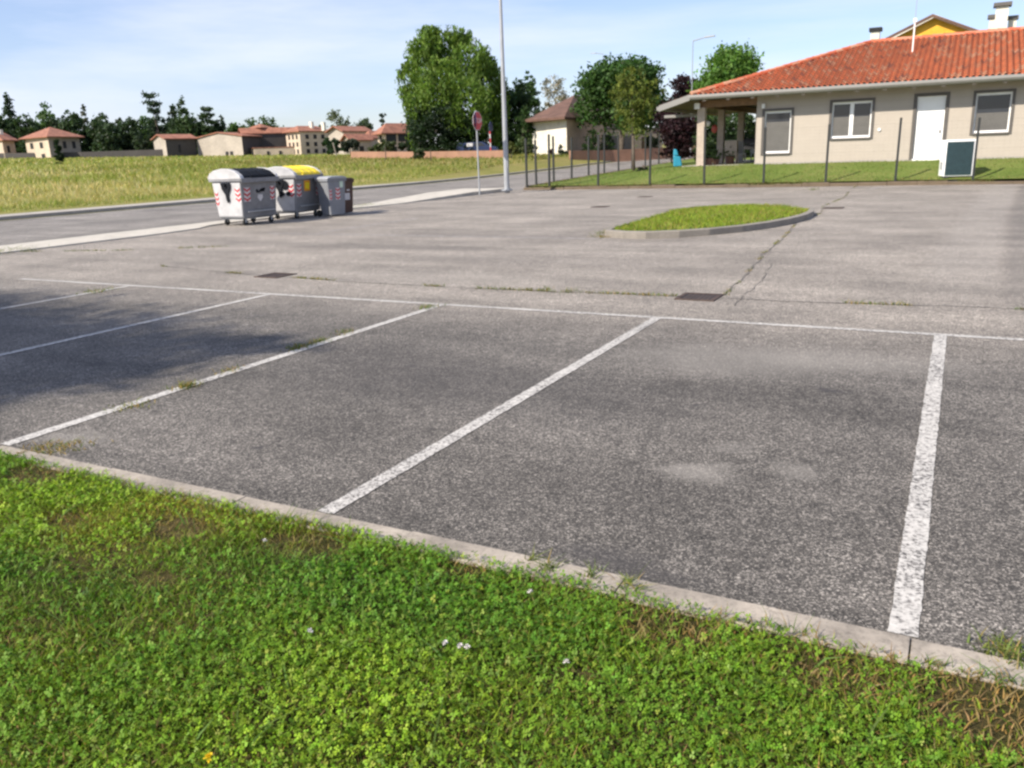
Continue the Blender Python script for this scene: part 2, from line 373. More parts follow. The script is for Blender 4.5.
def siding(name, c, period=0.26):
    g = G(name); p = g.geo; z = g.sep(p)[2]
    fr = g.math('FRACT', g.math('DIVIDE', z, period)); gap = g.range(fr, 0.90, 0.96)
    n = g.noise(p, 2.0, 4, 0.6); cc = g.mix(g.ramp(n, [(0.3, 0.0), (0.7, 1.0)]), tuple(k * 0.93 for k in c), c)
    cc = g.mix(g.math('MULTIPLY', gap, 0.10), cc, tuple(k * 0.5 for k in c))
    g.bump(g.math('SUBTRACT', 1.0, gap), 0.4, 0.012)
    return g.fin(cc, 0.8)
M['siding'] = siding('beige_siding', (0.415, 0.368, 0.315))
M['plaster_white'] = concrete('white_plaster', (0.78, 0.74, 0.64), 0.3); M['plaster_peach'] = concrete('peach_plaster', (0.60, 0.45, 0.33), 0.3)
M['plaster_cream'] = concrete('cream_plaster', (0.60, 0.50, 0.38), 0.1); M['plaster_yellow'] = concrete('yellow_plaster', (0.80, 0.44, 0.045), 0.3)
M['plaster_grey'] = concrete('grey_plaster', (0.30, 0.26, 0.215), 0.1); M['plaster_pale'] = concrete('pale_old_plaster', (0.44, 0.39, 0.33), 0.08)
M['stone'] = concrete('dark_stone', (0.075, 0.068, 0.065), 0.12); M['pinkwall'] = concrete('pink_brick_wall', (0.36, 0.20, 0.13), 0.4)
M['fascia'] = plain('grey_gutter', (0.215, 0.21, 0.195), 0.55, 0.06, 2); M['soffit'] = plain('brown_soffit', (0.14, 0.10, 0.075), 0.8, 0.2, 3)
M['frame_grey'] = plain('grey_surround', (0.095, 0.086, 0.078), 0.6, 0.1, 3); M['shutter'] = plain('grey_shutter', (0.12, 0.115, 0.108), 0.7, 0.1, 3)
g_ = G('dark_glass'); M['glass'] = g_.fin(g_.mix(g_.noise(g_.geo, 1.2, 2), (0.016, 0.020, 0.028), (0.035, 0.04, 0.05)), 0.06)
M['tile'] = vcol('clay_tiles', 0.75, 0.3); M['farroof'] = plain('far_red_roof', (0.27, 0.115, 0.072), 0.85, 0.35, 0.9, 0.3)
M['brownroof'] = plain('brown_roof', (0.115, 0.062, 0.045), 0.85, 0.35, 1.2, 0.4); M['wood'] = plain('dark_wood', (0.20, 0.115, 0.06), 0.75, 0.25, 4, 0.2)
M['shade_column'] = concrete('grey_column_render', (0.34, 0.31, 0.28), 0.5); M['column'] = concrete('column_render', (0.48, 0.40, 0.33), 0.5); M['dark'] = plain('dark_void', (0.02, 0.02, 0.022), 0.9, 0.2, 3)
M['pot'] = plain('terracotta', (0.17, 0.085, 0.055), 0.8, 0.2, 6); M['carblue'] = plain('car_blue', (0.022, 0.035, 0.09), 0.3, 0.05, 2)
M['tablegrey'] = plain('grey_garden_furniture', (0.42, 0.42, 0.41), 0.6, 0.1, 6); M['flower'] = plain('petal_white', (0.75, 0.70, 0.68), 0.7, 0.05, 40)
M['petal_yellow'] = plain('petal_yellow', (0.85, 0.62, 0.02), 0.7, 0.1, 40); M['redcloth'] = plain('red_lacquer', (0.36, 0.06, 0.04), 0.5, 0.1, 5)
# ------------------------------------------------------------------ THE SETTING
def sheet(name, x0, x1, y0, y1, z, mat, kind='structure'):
    o = MB().add([(x0,y0,z),(x1,y0,z),(x1,y1,z),(x0,y1,z)], [(0,1,2,3)]).build(name, mat); return tag(o, kind=kind)
axs = np.concatenate([-np.geomspace(3500, 70, 26), np.arange(-66, -30, 3.0), [-29.2, -28.7], np.arange(-27, -16, 2.5), np.arange(-14, 60, 6), np.geomspace(66, 3500, 22)])
ays = np.concatenate([-np.geomspace(2500, 45, 16), np.arange(-40, 140, 3.0), np.geomspace(145, 3500, 26)])
def gz(x, y):
    z = terrain(x, y)
    low = sm(-x, 28.4, 29.0) * 0.10 - (1 - sm(-x, 28.4, 29.0)) * 0.10       # sunk below the paving, proud behind the kerb
    return z + low
gr = heightgrid('ground', axs, ays, gz, M['meadow']); tag(gr, kind='structure')
pk = sheet('parking_lot', -17.6, 26, 2.72, 33.95, 0.0, M['asphalt'])
rd = heightgrid('road', np.linspace(-29, -17.05, 6), np.concatenate([np.arange(-40, 33, 4.0), np.arange(33, 96, 1.5)]), lambda x, y: terrain(np.full_like(x, -20.0), y) - 0.004, M['road']); tag(rd, kind='structure')
cr = heightgrid('side_road', np.linspace(-17.05, 40, 20), np.linspace(72, 79, 5), lambda x, y: terrain(np.full_like(x, -20.0), y) - 0.006 + 0 * x, M['road']); tag(cr, kind='structure')
# turf in front, with its flush concrete kerb of separate stones
tf = heightgrid('front_turf', np.linspace(-18, 26, 90), np.concatenate([np.linspace(-14, -1, 14), np.linspace(-0.8, 2.6, 35)]), lambda x, y: 0.0 + 0.02 * (vn1(x, y, 1.7) - 0.5) + 0.010 * vn2(x, y, 6), M['soil']); tag(tf, kind='structure')
mb = MB(); x = -17.0; k = 0
while x < 26:
    L = 0.995; dz = random.uniform(-0.004, 0.006); dy = random.uniform(-0.003, 0.003)
    mb.box(x + 0.002, x + L + 0.002, 2.605 + dy, 2.755 + dy, -0.2, 0.012 + dz); x += 1.0
kb = mb.build('front_kerb', M['kerb'], bevel=0.003); tag(kb, kind='structure')
# painted bays
def strip(x0, y0, x1, y1, wd, z, mat, name='painted_line', n=None):
    a = Vector((x0, y0, 0)); b = Vector((x1, y1, 0)); d = (b - a); L = d.length; d.normalize(); s = Vector((-d.y, d.x, 0)); n = n or max(8, int(L / 0.05)); r = random.Random(int(x0 * 97 + y0 * 31)); vs = []
    for i in range(n + 1):
        c = a + d * (L * i / n); e1 = wd / 2 + r.uniform(-0.0035, 0.0035); e2 = wd / 2 + r.uniform(-0.0035, 0.0035)
        vs += [(c - s * e1)[:2] + (z,), (c + s * e2)[:2] + (z,)]
    o = MB().add(vs, [(2*i, 2*i+2, 2*i+3, 2*i+1) for i in range(n)]).build(name, mat); return tag(o, kind='structure')
strip(-12.70, 7.77, 26, 7.77, 0.09, 0.004, M['paint'], 'painted_line')
for bx in (-10.17, -7.57, -5.01, -2.51, -0.025, 2.48, 4.98, 7.48, 9.98):
    strip(bx, 2.77, bx, 7.72, 0.095, 0.0045, M['paint'])
strip(-14.2, 14.7, -5.9, 14.7, 0.12, 0.004, M['faded'])
strip(-2.75, 31.0, -2.45, 33.3, 0.14, 0.004, M['faded'])
for bx in (-12.9,): strip(bx, 15.0, bx, 19.0, 0.12, 0.004, M['faded'])
# concrete divider beside the road: flush at the near end, a raised kerb towards the lamp
def slab(name, near, far, zf, mat):
    vs = []; n = len(near); fs = []
    for (a, b) in zip(near, far): vs += [(a[0], a[1], -0.1), (a[0], a[1], zf(a[1])), (b[0], b[1], zf(b[1])), (b[0], b[1], -0.1)]
    for i in range(n - 1):
        for k in range(3): fs.append((4*i+k, 4*i+4+k, 4*i+5+k, 4*i+1+k))
    fs += [(0,1,2,3), (4*n-4, 4*n-1, 4*n-2, 4*n-3)]
    return tag(MB().add(vs, fs).build(name, mat), kind='structure')
near = [(-17.0, -10), (-17.0, 4), (-17.05, 11), (-17.05, 14.0), (-17.25, 15.4), (-17.75, 16.3), (-17.9, 17.5), (-17.95, 22.0), (-17.7, 23.4), (-17.55, 25), (-17.55, 28), (-17.55, 30), (-17.5, 33.2)]
far = [(-18.7, -10), (-18.7, 4), (-18.65, 11), (-18.7, 14.0), (-18.7, 15.4), (-18.7, 16.3), (-18.7, 17.5), (-18.7, 22.0), (-18.75, 23.4), (-19.0, 25), (-19.4, 28), (-19.7, 30), (-19.9, 33.2)]
slab('divider_pavement', near, far, lambda y: 0.03 + 0.11 * float(sm(y, 26.0, 29.5)), M['pale_concrete'])
# kerb and strip of pavement along the field, two runs with a break
for (ya, yb) in ((-40, 33.0), (36.4, 95)):
    ys = np.arange(ya, yb + 0.1, 2.0)
    slab('field_pavement', [(-28.75, float(y)) for y in ys], [(-31.2, float(y)) for y in ys], lambda y: 0.12 + float(terrain(-20, y)), M['grey_concrete'])
# traffic island
isl = [(-5.95, 15.1), (-5.5, 14.86), (-5.05, 14.86), (-4.5, 15.15), (-4.05, 15.6), (-3.6, 16.3), (-3.25, 17.1), (-3.0, 18.0), (-2.85, 19.0), (-2.85, 20.0), (-2.98, 20.9), (-3.3, 21.4), (-3.9, 21.9), (-4.7, 22.15), (-5.5, 22.1), (-6.05, 21.6), (-6.25, 20.8), (-6.25, 19.6), (-6.2, 18.4), (-6.1, 16.8), (-6.05, 15.7)]
cx = sum(p[0] for p in isl) / len(isl); cy = sum(p[1] for p in isl) / len(isl)
inn = []
for (px_, py_) in isl:
    d = Vector((cx - px_, cy - py_, 0)).normalized(); inn.append((px_ + d.x * 0.17, py_ + d.y * 0.17))
n = len(isl); vs = []
for (a, b) in zip(isl, inn): vs += [(a[0], a[1], -0.05), (a[0], a[1], 0.125), (b[0], b[1], 0.13), (b[0], b[1], 0.0)]
tag(MB().add(vs, [(4*i+k, 4*((i+1)%n)+k, 4*((i+1)%n)+k+1, 4*i+k+1) for i in range(n) for k in range(3)]).build('island_kerb', M['island_kerb'], bevel=0.015), kind='structure')
tag(MB().add([(x_, y_, 0.09) for x_, y_ in inn] + [(cx, cy, 0.14)], [(i, (i + 1) % n, n) for i in range(n)]).build('island_turf', M['mown']), kind='structure')
# house lawn and its earthy kerb
lw = heightgrid('house_lawn', np.linspace(-17.0, 40, 115), np.linspace(33.98, 71, 110), lambda x, y: np.where(y < 72, lawn_z(x, y), 0) + 0.03 * (vn1(x, y, 0.9) - 0.5), M['mown']); tag(lw, kind='structure')
mb = MB(); x = -17.2
while x < 30:
    h = random.uniform(0.09, 0.15); mb.box(x, x + 0.985, 33.82 + random.uniform(-.02, .02), 34.06, -0.1, h); x += 0.99
tag(mb.build('lawn_kerb', M['earth_kerb'], bevel=0.015), kind='structure')
mb = MB(); y = 34.1
while y < 70: zz = float(lawn_z(-17.0, y)); mb.box(-17.25, -17.0, y, y + 0.97, -0.1, zz + 0.03); y += 0.99
tag(mb.build('lawn_side_kerb', M['earth_kerb'], bevel=0.015), kind='structure')
# cracks in the tarmac
def crack(pts, wd):
    vs = []; r = random.Random(5); fin = []
    for i in range(len(pts) - 1):
        a = Vector((*pts[i], 0)); b = Vector((*pts[i+1], 0)); k = max(2, int((b - a).length / 0.12))
        for j in range(k): fin.append(a.lerp(b, j / k))
    fin.append(Vector((*pts[-1], 0))); m = len(fin)
    off = 0
    for i in range(m):
        d = (fin[min(i+1, m-1)] - fin[max(i-1, 0)]).normalized(); s = Vector((-d.y, d.x, 0)); off = off * 0.8 + r.uniform(-0.02, 0.02); wv = wd * r.uniform(0.25, 1.0)
        c = fin[i] + s * off; vs += [tuple(c - s * wv / 2)[:2] + (0.0055,), tuple(c + s * wv / 2)[:2] + (0.0055,)]
    tag(MB().add(vs, [(2*i, 2*i+2, 2*i+3, 2*i+1) for i in range(m - 1)]).build('asphalt_crack', M['crack']), kind='structure')
CR1 = [(-11.6, 9.5), (-10.3, 9.25), (-8.9, 9.06), (-7.2, 8.92), (-5.2, 8.88), (-2.6, 9.0), (-1.2, 9.05), (0.6, 9.2), (3.0, 9.3)]
CR2 = [(-2.2, 9.2), (-2.3, 10.6), (-2.55, 13.0), (-2.7, 15.5), (-2.95, 18.5), (-2.82, 21), (-3.1, 23), (-3.0, 27), (-3.3, 31), (-3.4, 33.8)]
crack(CR1, 0.026); crack(CR2, 0.030); crack([(-1.95, 8.6), (-2.05, 10.5), (-2.25, 12)], 0.014); crack([(-12.5, 12.5), (-9.6, 12.9), (-6.5, 13.1), (-3.5, 13.0)], 0.014)

# ------------------------------------------------------------------ drain covers
def drain(loc, size, label, rz=0.0):
    r = empty('drain_cover', (*loc, 0.0), rz, label, 'drain cover', 'iron drain covers in the tarmac')
    s = size / 2; f = MB()
    for (a, b, c, d) in ((-s, s, -s, -s + .05), (-s, s, s - .05, s), (-s, -s + .05, -s + .05, s - .05), (s - .05, s, -s + .05, s - .05)): f.box(a, b, c, d, -0.02, 0.012)
    f.build('frame', M['rust'], r)
    b = MB(); k = -s + 0.075
    while k < s - 0.06: b.box(k, k + 0.028, -s + .05, s - .05, -0.02, 0.008); k += 0.05
    b.build('grate', M['rust'], r)
    MB().box(-s + .05, s - .05, -s + .05, s - .05, -0.02, 0.006).build('pit', M['dark'], r)
drain((-2.44, 9.02), 0.44, 'dark square drain grate nearest the camera, where two weedy cracks meet')
drain((-8.75, 9.12), 0.44, 'rusty drain cover in the crack on the left, beyond the painted bays')
drain((-2.75, 22.6), 0.46, 'small dark drain cover just behind the grassy traffic island, at its right end')
drain((-9.28, 23.2), 0.46, 'small dark drain cover left of the grassy traffic island')
drain(at_Z(645, 197)[:2], 0.46, 'farthest drain cover, near the lawn kerb behind the island')

# ------------------------------------------------------------------ WASTE BINS
def chevrons(x, y0, y1, z0, z1, face, parent, hood=False):
    """red and white striped reflective sticker; face 'x' lies on a +X face, 'y' on a -Y face"""
    w_, r_ = MB(), MB(); n_ = 3; hh = (z1 - z0) / n_; ym = (y0 + y1) / 2
    def put(mbx, pts, off):
        if face == 'x': v = [(x + off + (q[1] - z0) * SLX, q[0], q[1]) for q in pts]
        else: v = [(q[0], x - off - (q[1] - z0) * SLY, q[1]) for q in pts]
        mbx.add(v, [tuple(range(len(v)))])
    put(w_, [(y0, z0), (y1, z0), (y1, z1), (y0, z1)], 0.004)
    for i in range(n_):
        a = z0 + i * hh
        put(r_, [(y0, a + hh * .5), (ym, a), (ym, a + hh * .5), (y0, a + hh)], 0.008)
        put(r_, [(y1, a + hh * .5), (y1, a + hh), (ym, a + hh * .5), (ym, a)], 0.008)
    s = w_.build('reflective_sticker', M['sticker_white'], parent); r_.build('red_chevrons', M['red'], s)
SLX = 0.079; SLY = 0.0474
def castor(name, x, y, parent):
    f = MB(); f.box(x - .035, x - .025, y - .03, y + .03, .08, .18); f.box(x + .025, x + .035, y - .03, y + .03, .08, .18); f.box(x - .05, x + .05, y - .05, y + .05, .175, .19)
    a = f.build('castor', M['galv'], parent); MB().tube((x - .024, y, .085), (x + .024, y, .085), .085, n=18).build('wheel', M['rubber'], a, bevel=0.01)
def container(loc, rz, lid, label, kind):
    r = empty('waste_container', loc, rz, label, 'waste container')
    # local axes: +x towards the car park, -y the sunlit end
    b = MB(); b.hexa([(-.47,-.615,.19),(.425,-.615,.19),(.425,.615,.19),(-.47,.615,.19)], [(-.54,-.66,1.14),(.50,-.66,1.14),(.50,.66,1.14),(-.54,.66,1.14)])
    body = b.build('body', M['binbody'], r, bevel=0.03)
    for s_ in (-1, 1):
        e_ = [(-.44, s_ * .6215, .25), (.395, s_ * .6215, .25), (.475, s_ * .662, 1.12), (-.515, s_ * .662, 1.12)]
        MB().add(e_, [(0,1,2,3)]).build('sunlit_end', M['binhood'], r)  # paler sheet over the body ends, sun's brightness put into its colour
    rim = MB(); rim.box(-.60, .56, -.70, .70, 1.14, 1.20); rim.box(.56, .585, -.70, .70, 1.10, 1.22); rim.build('rim', M['binbody'], r, bevel=0.01)
    # pale domed end hoods
    prof = [(-.62, 1.20), (-.62, 1.26), (-.55, 1.35), (-.40, 1.43), (-.12, 1.475), (.12, 1.465), (.36, 1.40), (.52, 1.29), (.56, 1.205)]
    for (ya, yb) in ((-.70, -.56), (.62, .70)): MB().extrude_y(prof, ya, yb).build('hood', M['binhood'], r, bevel=0.015)
    lp = [(x * 0.985, 1.205 + (z - 1.205) * 0.955) for x, z in prof]
    l = MB().extrude_y(lp, -.558, .618).build('lid', lid, r, bevel=0.02)
    MB().bar((.565, -.34, 1.235), (.565, .56, 1.235), .035, .05).build('lid_handle', lid, l)
    for k in (-.2, .1, .4): 
        rb = MB(); 
        for i in range(len(lp) - 1): rb.bar((lp[i][0], k, lp[i][1] + .004), (lp[i+1][0], k, lp[i+1][1] + .004), .03, .02)
        rb.build('lid_rib', lid, l)
    # lifting gear on the ends
    for s in (-1, 1):
        ye = s * .665
        t = MB(); t.tube((-.02, ye - s * .02, 1.06), (-.02, ye + s * .10, 1.06), .04, n=14)
        pl = [(-.19, 1.11), (.15, 1.11), (.13, .97), (.03, .80), (.045, .66), (-.02, .60), (-.05, .68), (-.06, .80), (-.16, .95)]
        t2 = [(x, ye + s * .012 - s * (1.14 - z) * .0474, z) for x, z in pl]; t3 = [(x, y + s * .03, z) for x, y, z in t2]; m_ = len(pl)
        t.add(t2 + t3, [tuple(range(m_)), tuple(range(2 * m_ - 1, m_ - 1, -1))] + [(i, (i + 1) % m_, m_ + (i + 1) % m_, m_ + i) for i in range(m_)])
        t.build('lifting_bracket', M['blacklid'], r)
    if kind == 'yellow':
        o_ = MB()
        for (x_, z_, rr) in ((.16, .96, .13), (.05, .72, .07), (.26, .72, .07)): o_.disc((x_, -.615 - (z_ - .19) * .0474 - .014, z_), (0, -1, -.09), rr, .02)
        o_.build('throw_in_flap', M['blacklid'], r)
    ax = MB(); ax.box(-.40, .36, -.56, .56, .165, .19); ax.build('chassis', M['galv'], r)
    for cx_ in (-.33, .33):
        for cy_ in (-.48, .48): castor('castor', cx_, cy_, r)
    MB().bar((.50, -.5, .36), (.50, .5, .36), .03).build('pedal_bar', M['galv'], r)
    # stickers
    fx = lambda z: .425 + (z - .19) * .079
    for (a, b_) in ((-.56, -.34), (.40, .56)): chevrons(fx(.62), a, b_, .62, .98, 'x', r)
    fy = lambda z: -.615 - (z - .19) * .0474
    chevrons(fy(.62), .26, .44, .62, .98, 'y', r); chevrons(fy(.58), -.47, -.36, .52, .88, 'y', r)
    if kind == 'black':
        z = .86; m = MB()
        for (a, b_, c, d) in ((-.10, .02, .83, .87), (.0, .10, .86, .91), (.05, .19, .85, .93), (-.12, -.05, .86, .92), (.1, .22, .90, .945)): m.box(fx(z), fx(z) + .012, a, b_, c, d)
        m.build('dark_lettering', M['blacklid'], r)
        q = [(-.06, .78), (.10, .78), (.12, .70), (.02, .60), (-.08, .70)]
        MB().add([(fx(zz) + .006, yy, zz) for yy, zz in q], [(0,1,2,3,4)]).build('white_shield', M['sticker_white'], r)
    else:
        MB().add([(fx(zz) + .006, yy, zz) for yy, zz in ((-.20, .76), (.10, .76), (.10, 1.06), (-.20, 1.06))], [(0,1,2,3)]).build('orange_notice', M['orange'], r)
        MB().add([(fx(zz) + .010, yy, zz) for yy, zz in ((-.15, .84), (.05, .80), (.06, .99), (-.13, 1.01))], [(0,1,2,3)]).build('notice_print', M['yellow'], r)
    return r
container((-17.03, 17.0, 0), math.radians(0), M['blacklid'], 'large grey wheeled waste container with a black lid, nearest the camera', 'black')
container((-17.18, 19.05, 0), math.radians(7), M['yellow'], 'large grey wheeled waste container with a bright yellow lid and orange notice', 'yellow')
def wheelie(loc, rz, w_, d_, h_, bm_, lm_, label, stick):
    r = empty('wheelie_bin', loc, rz, label, 'wheelie bin')
    b = MB(); b.hexa([(-d_*.38,-w_*.40,.04),(d_*.40,-w_*.40,.04),(d_*.40,w_*.40,.04),(-d_*.38,w_*.40,.04)], [(-d_*.5,-w_*.5,h_),(d_*.48,-w_*.5,h_),(d_*.48,w_*.5,h_),(-d_*.5,w_*.5,h_)])
    b.build('body', bm_, r, bevel=0.03)
    MB().box(-d_*.53, d_*.52, -w_*.54, w_*.54, h_ - .06, h_ + .005).build('rim', bm_, r, bevel=0.012)
    l = MB(); l.extrude_x([(-w_*.55, h_ + .008), (-w_*.52, h_ + .05), (-w_*.3, h_ + .085), (w_*.3, h_ + .085), (w_*.52, h_ + .05), (w_*.55, h_ + .008)], -d_*.54, d_*.55)
    ld = l.build('lid', lm_, r, bevel=0.015); MB().bar((d_*.56, -.1, h_ + .03), (d_*.56, .1, h_ + .03), .03).build('lid_handle', lm_, ld)
    MB().bar((-d_*.60, -w_*.35, h_ - .02), (-d_*.60, w_*.35, h_ - .02), .035).build('handle', bm_, r)
    for s in (-1, 1): MB().tube((-d_*.40, s * w_*.46, .1), (-d_*.40, s * w_*.52, .1), .1, n=16).build('wheel', M['rubber'], r)
    fx = lambda z: d_*.40 + (z - .04) / (h_ - .04) * d_ * .08
    global SLX; SLX = d_ * .08 / (h_ - .04)
    if stick == 'stripe':
        chevrons(fx(.48), -.06, .10, .48, .82, 'x', r); chevrons(fx(.48), -w_*.44, -w_*.30, .48, .78, 'x', r)
        MB().add([(fx(zz) + .006, yy, zz) for yy, zz in ((.10, .82), (.22, .82), (.22, .99), (.10, .99))], [(0,1,2,3)]).build('label_sticker', plain('pale_green_label', (.50, .62, .50), .5), r)
    else:
        MB().add([(fx(zz) + .006, yy, zz) for yy, zz in ((-.12, .42), (.10, .42), (.10, .62), (-.12, .62))], [(0,1,2,3)]).build('label_sticker', M['sticker_white'], r)
        MB().add([(fx(zz) + .006, yy, zz) for yy, zz in ((-.02, .68), (.10, .68), (.10, .73), (-.02, .73))], [(0,1,2,3)]).build('upper_label', M['sticker_white'], r)
        MB().add([(fx(zz) + .006, yy, zz) for yy, zz in ((-.22, .62), (-.16, .62), (-.16, .78), (-.22, .78))], [(0,1,2,3)]).build('reflective_sticker', M['red'], r)
    SLX = 0.079
wheelie((-16.28, 19.62, 0), math.radians(-12), .66, .58, 1.06, M['greyplastic'], M['greylid'], 'mid grey wheelie bin with striped stickers, between the yellow lidded container and the brown bin', 'stripe')
wheelie((-16.62, 20.50, 0), math.radians(-6), .56, .52, .98, M['brown'], M['brown'], 'dark brown wheelie bin with a white label, last in the row', 'brown')

# ------------------------------------------------------------------ SIGN, LAMPS
def text_mesh(body, size, depth, mat, parent, loc, rot):
    cu = bpy.data.curves.new('lettering', 'FONT'); cu.body = body; cu.size = size; cu.extrude = depth; cu.align_x = 'CENTER'; cu.align_y = 'CENTER'
    o = bpy.data.objects.new('tmp', cu); col.objects.link(o); bpy.context.view_layer.update()
    me = bpy.data.meshes.new_from_object(o.evaluated_get(bpy.context.evaluated_depsgraph_get())); bpy.data.objects.remove(o)
    me.materials.clear(); me.materials.append(mat); t = bpy.data.objects.new('lettering', me); col.objects.link(t); t.parent = parent; t.location = loc; t.rotation_euler = rot; return t
b = at_Z(479.5, 192.5, 0.10); bx, by = b[0], b[1]
r = empty('stop_sign', (bx, by, 0.1), 0, 'red octagonal stop sign on a thin grey post beside the lamp post', 'road sign')
MB().tube((0,0,-.15), (0,0,3.2), .032, n=12).build('post', M['galv'], r)
def octo(x, rr, th): return MB().extrude_x([(rr * math.cos(math.pi/8 + k*math.pi/4), 2.80 + rr * math.sin(math.pi/8 + k*math.pi/4)) for k in range(8)], x, x + th)
pt = octo(.036, .385, .012).build('sign_plate', M['sticker_white'], r); octo(.048, .365, .004).build('red_face', M['red'], pt)
text_mesh('STOP', .27, .003, M['sticker_white'], pt, (.0545, 0, 2.80), (math.pi/2, 0, math.pi/2))
d2 = Vector((-.80, -.60, 0)); MB().disc(Vector((0,0,2.82)) + d2 * .05, d2, .36, .012, 24).build('blue_disc_sign', M['signblue'], r)
MB().box(-.05, .05, -.05, .05, 2.70, 2.74).build('clamp', M['galv'], r)
b = at_Z(507, 190, 0.12)
r = empty('street_lamp', (b[0], b[1], 0.12), 0, 'tall pale grey lamp post at the fence corner, running out of the photo', 'street lamp')
MB().tube((0,0,-.1), (0,0,3.2), .115, .095, 16).build('lower_mast', M['galv'], r); MB().tube((0,0,3.2), (0,0,9.6), .092, .05, 16).build('upper_mast', M['galv'], r)
MB().disc((0,0,-.02), (0,0,1), .24, .05, 18).build('base_plate', M['galv'], r); MB().box(.085, .105, -.06, .06, .9, 1.25).build('inspection_door', M['galv'], r)
h = MB(); h.tube((0,0,9.55), (-1.1,0,9.8), .035, .03, 10); h.build('arm', M['galv'], r); MB().hexa([(-1.75,-.13,9.74),(-1.0,-.1,9.74),(-1.0,.1,9.74),(-1.75,.13,9.74)], [(-1.7,-.1,9.86),(-1.0,-.06,9.86),(-1.0,.06,9.86),(-1.7,.1,9.86)]).build('lamp_head', M['galv'], r)
def far_lamp(px, ptop, dep, side, label):
    t = P(px, ptop, dep); z0 = float(terrain(-20, min(t[1], 95))) - .1
    r = empty('street_lamp', (t[0], t[1], z0), 0, label, 'street lamp'); hh = t[2] - z0
    MB().tube((0,0,-.3), (0,0,hh), .045, .028, 10).build('mast', M['lampgrey'], r); MB().tube((0,0,hh), (side * 1.0, -.1, hh + .18), .04, .035, 8).build('arm', M['lampgrey'], r)
    MB().hexa([(side*.9,-.22,hh+.12),(side*1.6,-.22,hh+.16),(side*1.6,.02,hh+.16),(side*.9,.02,hh+.12)][::side], [(side*.9,-.2,hh+.22),(side*1.6,-.2,hh+.24),(side*1.6,0,hh+.24),(side*.9,0,hh+.22)][::side]).build('lamp_head', M['lampgrey'], r)
far_lamp(693, 41, 60, 1, 'far street lamp rising behind the tiled roof end, left of the bright green tree')
far_lamp(603, 54, 104, -1, 'distant street lamp whose head peeks out above the dense round tree')

# ------------------------------------------------------------------ FENCES
def fence(pts, zf, hh, label, tall=None):
    o = pts[0]; r = empty('wire_fence', (o[0], o[1], zf(*o)), 0, label, 'fence'); og = r.location
    for i, (x_, y_) in enumerate(pts):
        z = zf(x_, y_); H_ = hh + (0.12 if i % 3 == 1 else 0)
        p = MB(); lx, ly = random.uniform(-.03, .03), random.uniform(-.03, .03); p.hexa([(x_-.038,y_-.038,z-.3),(x_+.038,y_-.038,z-.3),(x_+.038,y_+.038,z-.3),(x_-.038,y_+.038,z-.3)], [(x_-.038+lx,y_-.038+ly,z+H_),(x_+.038+lx,y_-.038+ly,z+H_),(x_+.038+lx,y_+.038+ly,z+H_),(x_-.038+lx,y_+.038+ly,z+H_)]); p.build('fence_post', M['fence'], r, origin=og)
        MB().box(x_ - .043 + lx, x_ + .043 + lx, y_ - .043 + ly, y_ + .043 + ly, z + H_, z + H_ + .02).build('post_cap', M['fence'], r, origin=og)
    wmb = MB()
    for (a, b_) in zip(pts[:-1], pts[1:]):
        za, zb = zf(*a), zf(*b_)
        for k in range(9):
            u = .1 + k * (hh - .15) / 8; wmb.bar((a[0], a[1], za + u), (b_[0], b_[1], zb + u), .0014 if k % 4 else .0026)
        L = math.hypot(b_[0]-a[0], b_[1]-a[1]); q = int(L / .16)
        for k in range(1, q):
            t = k / q; x_, y_ = a[0] + (b_[0]-a[0])*t, a[1] + (b_[1]-a[1])*t; z = za + (zb-za)*t; wmb.bar((x_, y_, z + .08), (x_, y_, z + hh - .05), .0010)
    wmb.build('wire_mesh', M['fence'], r, origin=og)
lz = lambda x_, y_: float(lawn_z(x_, y_)) - 0.01
fence([(-17.1, 34.0), (-16.0, 34.0), (-13.7, 34.0), (-11.4, 34.0), (-9.12, 34.0), (-6.78, 34.0), (-4.5, 34.0), (-2.1, 34.0), (.38, 34.0), (2.7, 34.0), (5.0, 34.0), (7.3, 34.0)], lz, 2.05, 'dark wire fence with thin posts along the lawn kerb in front of the house')
fence([(-17.12, y) for y in (35.0, 36.9, 39.0, 41.2, 43.4, 45.6, 47.8, 50.2, 52.8, 55.5, 58.5, 62)], lz, 1.95, 'dark wire fence running away along the side road, left of the lawn')

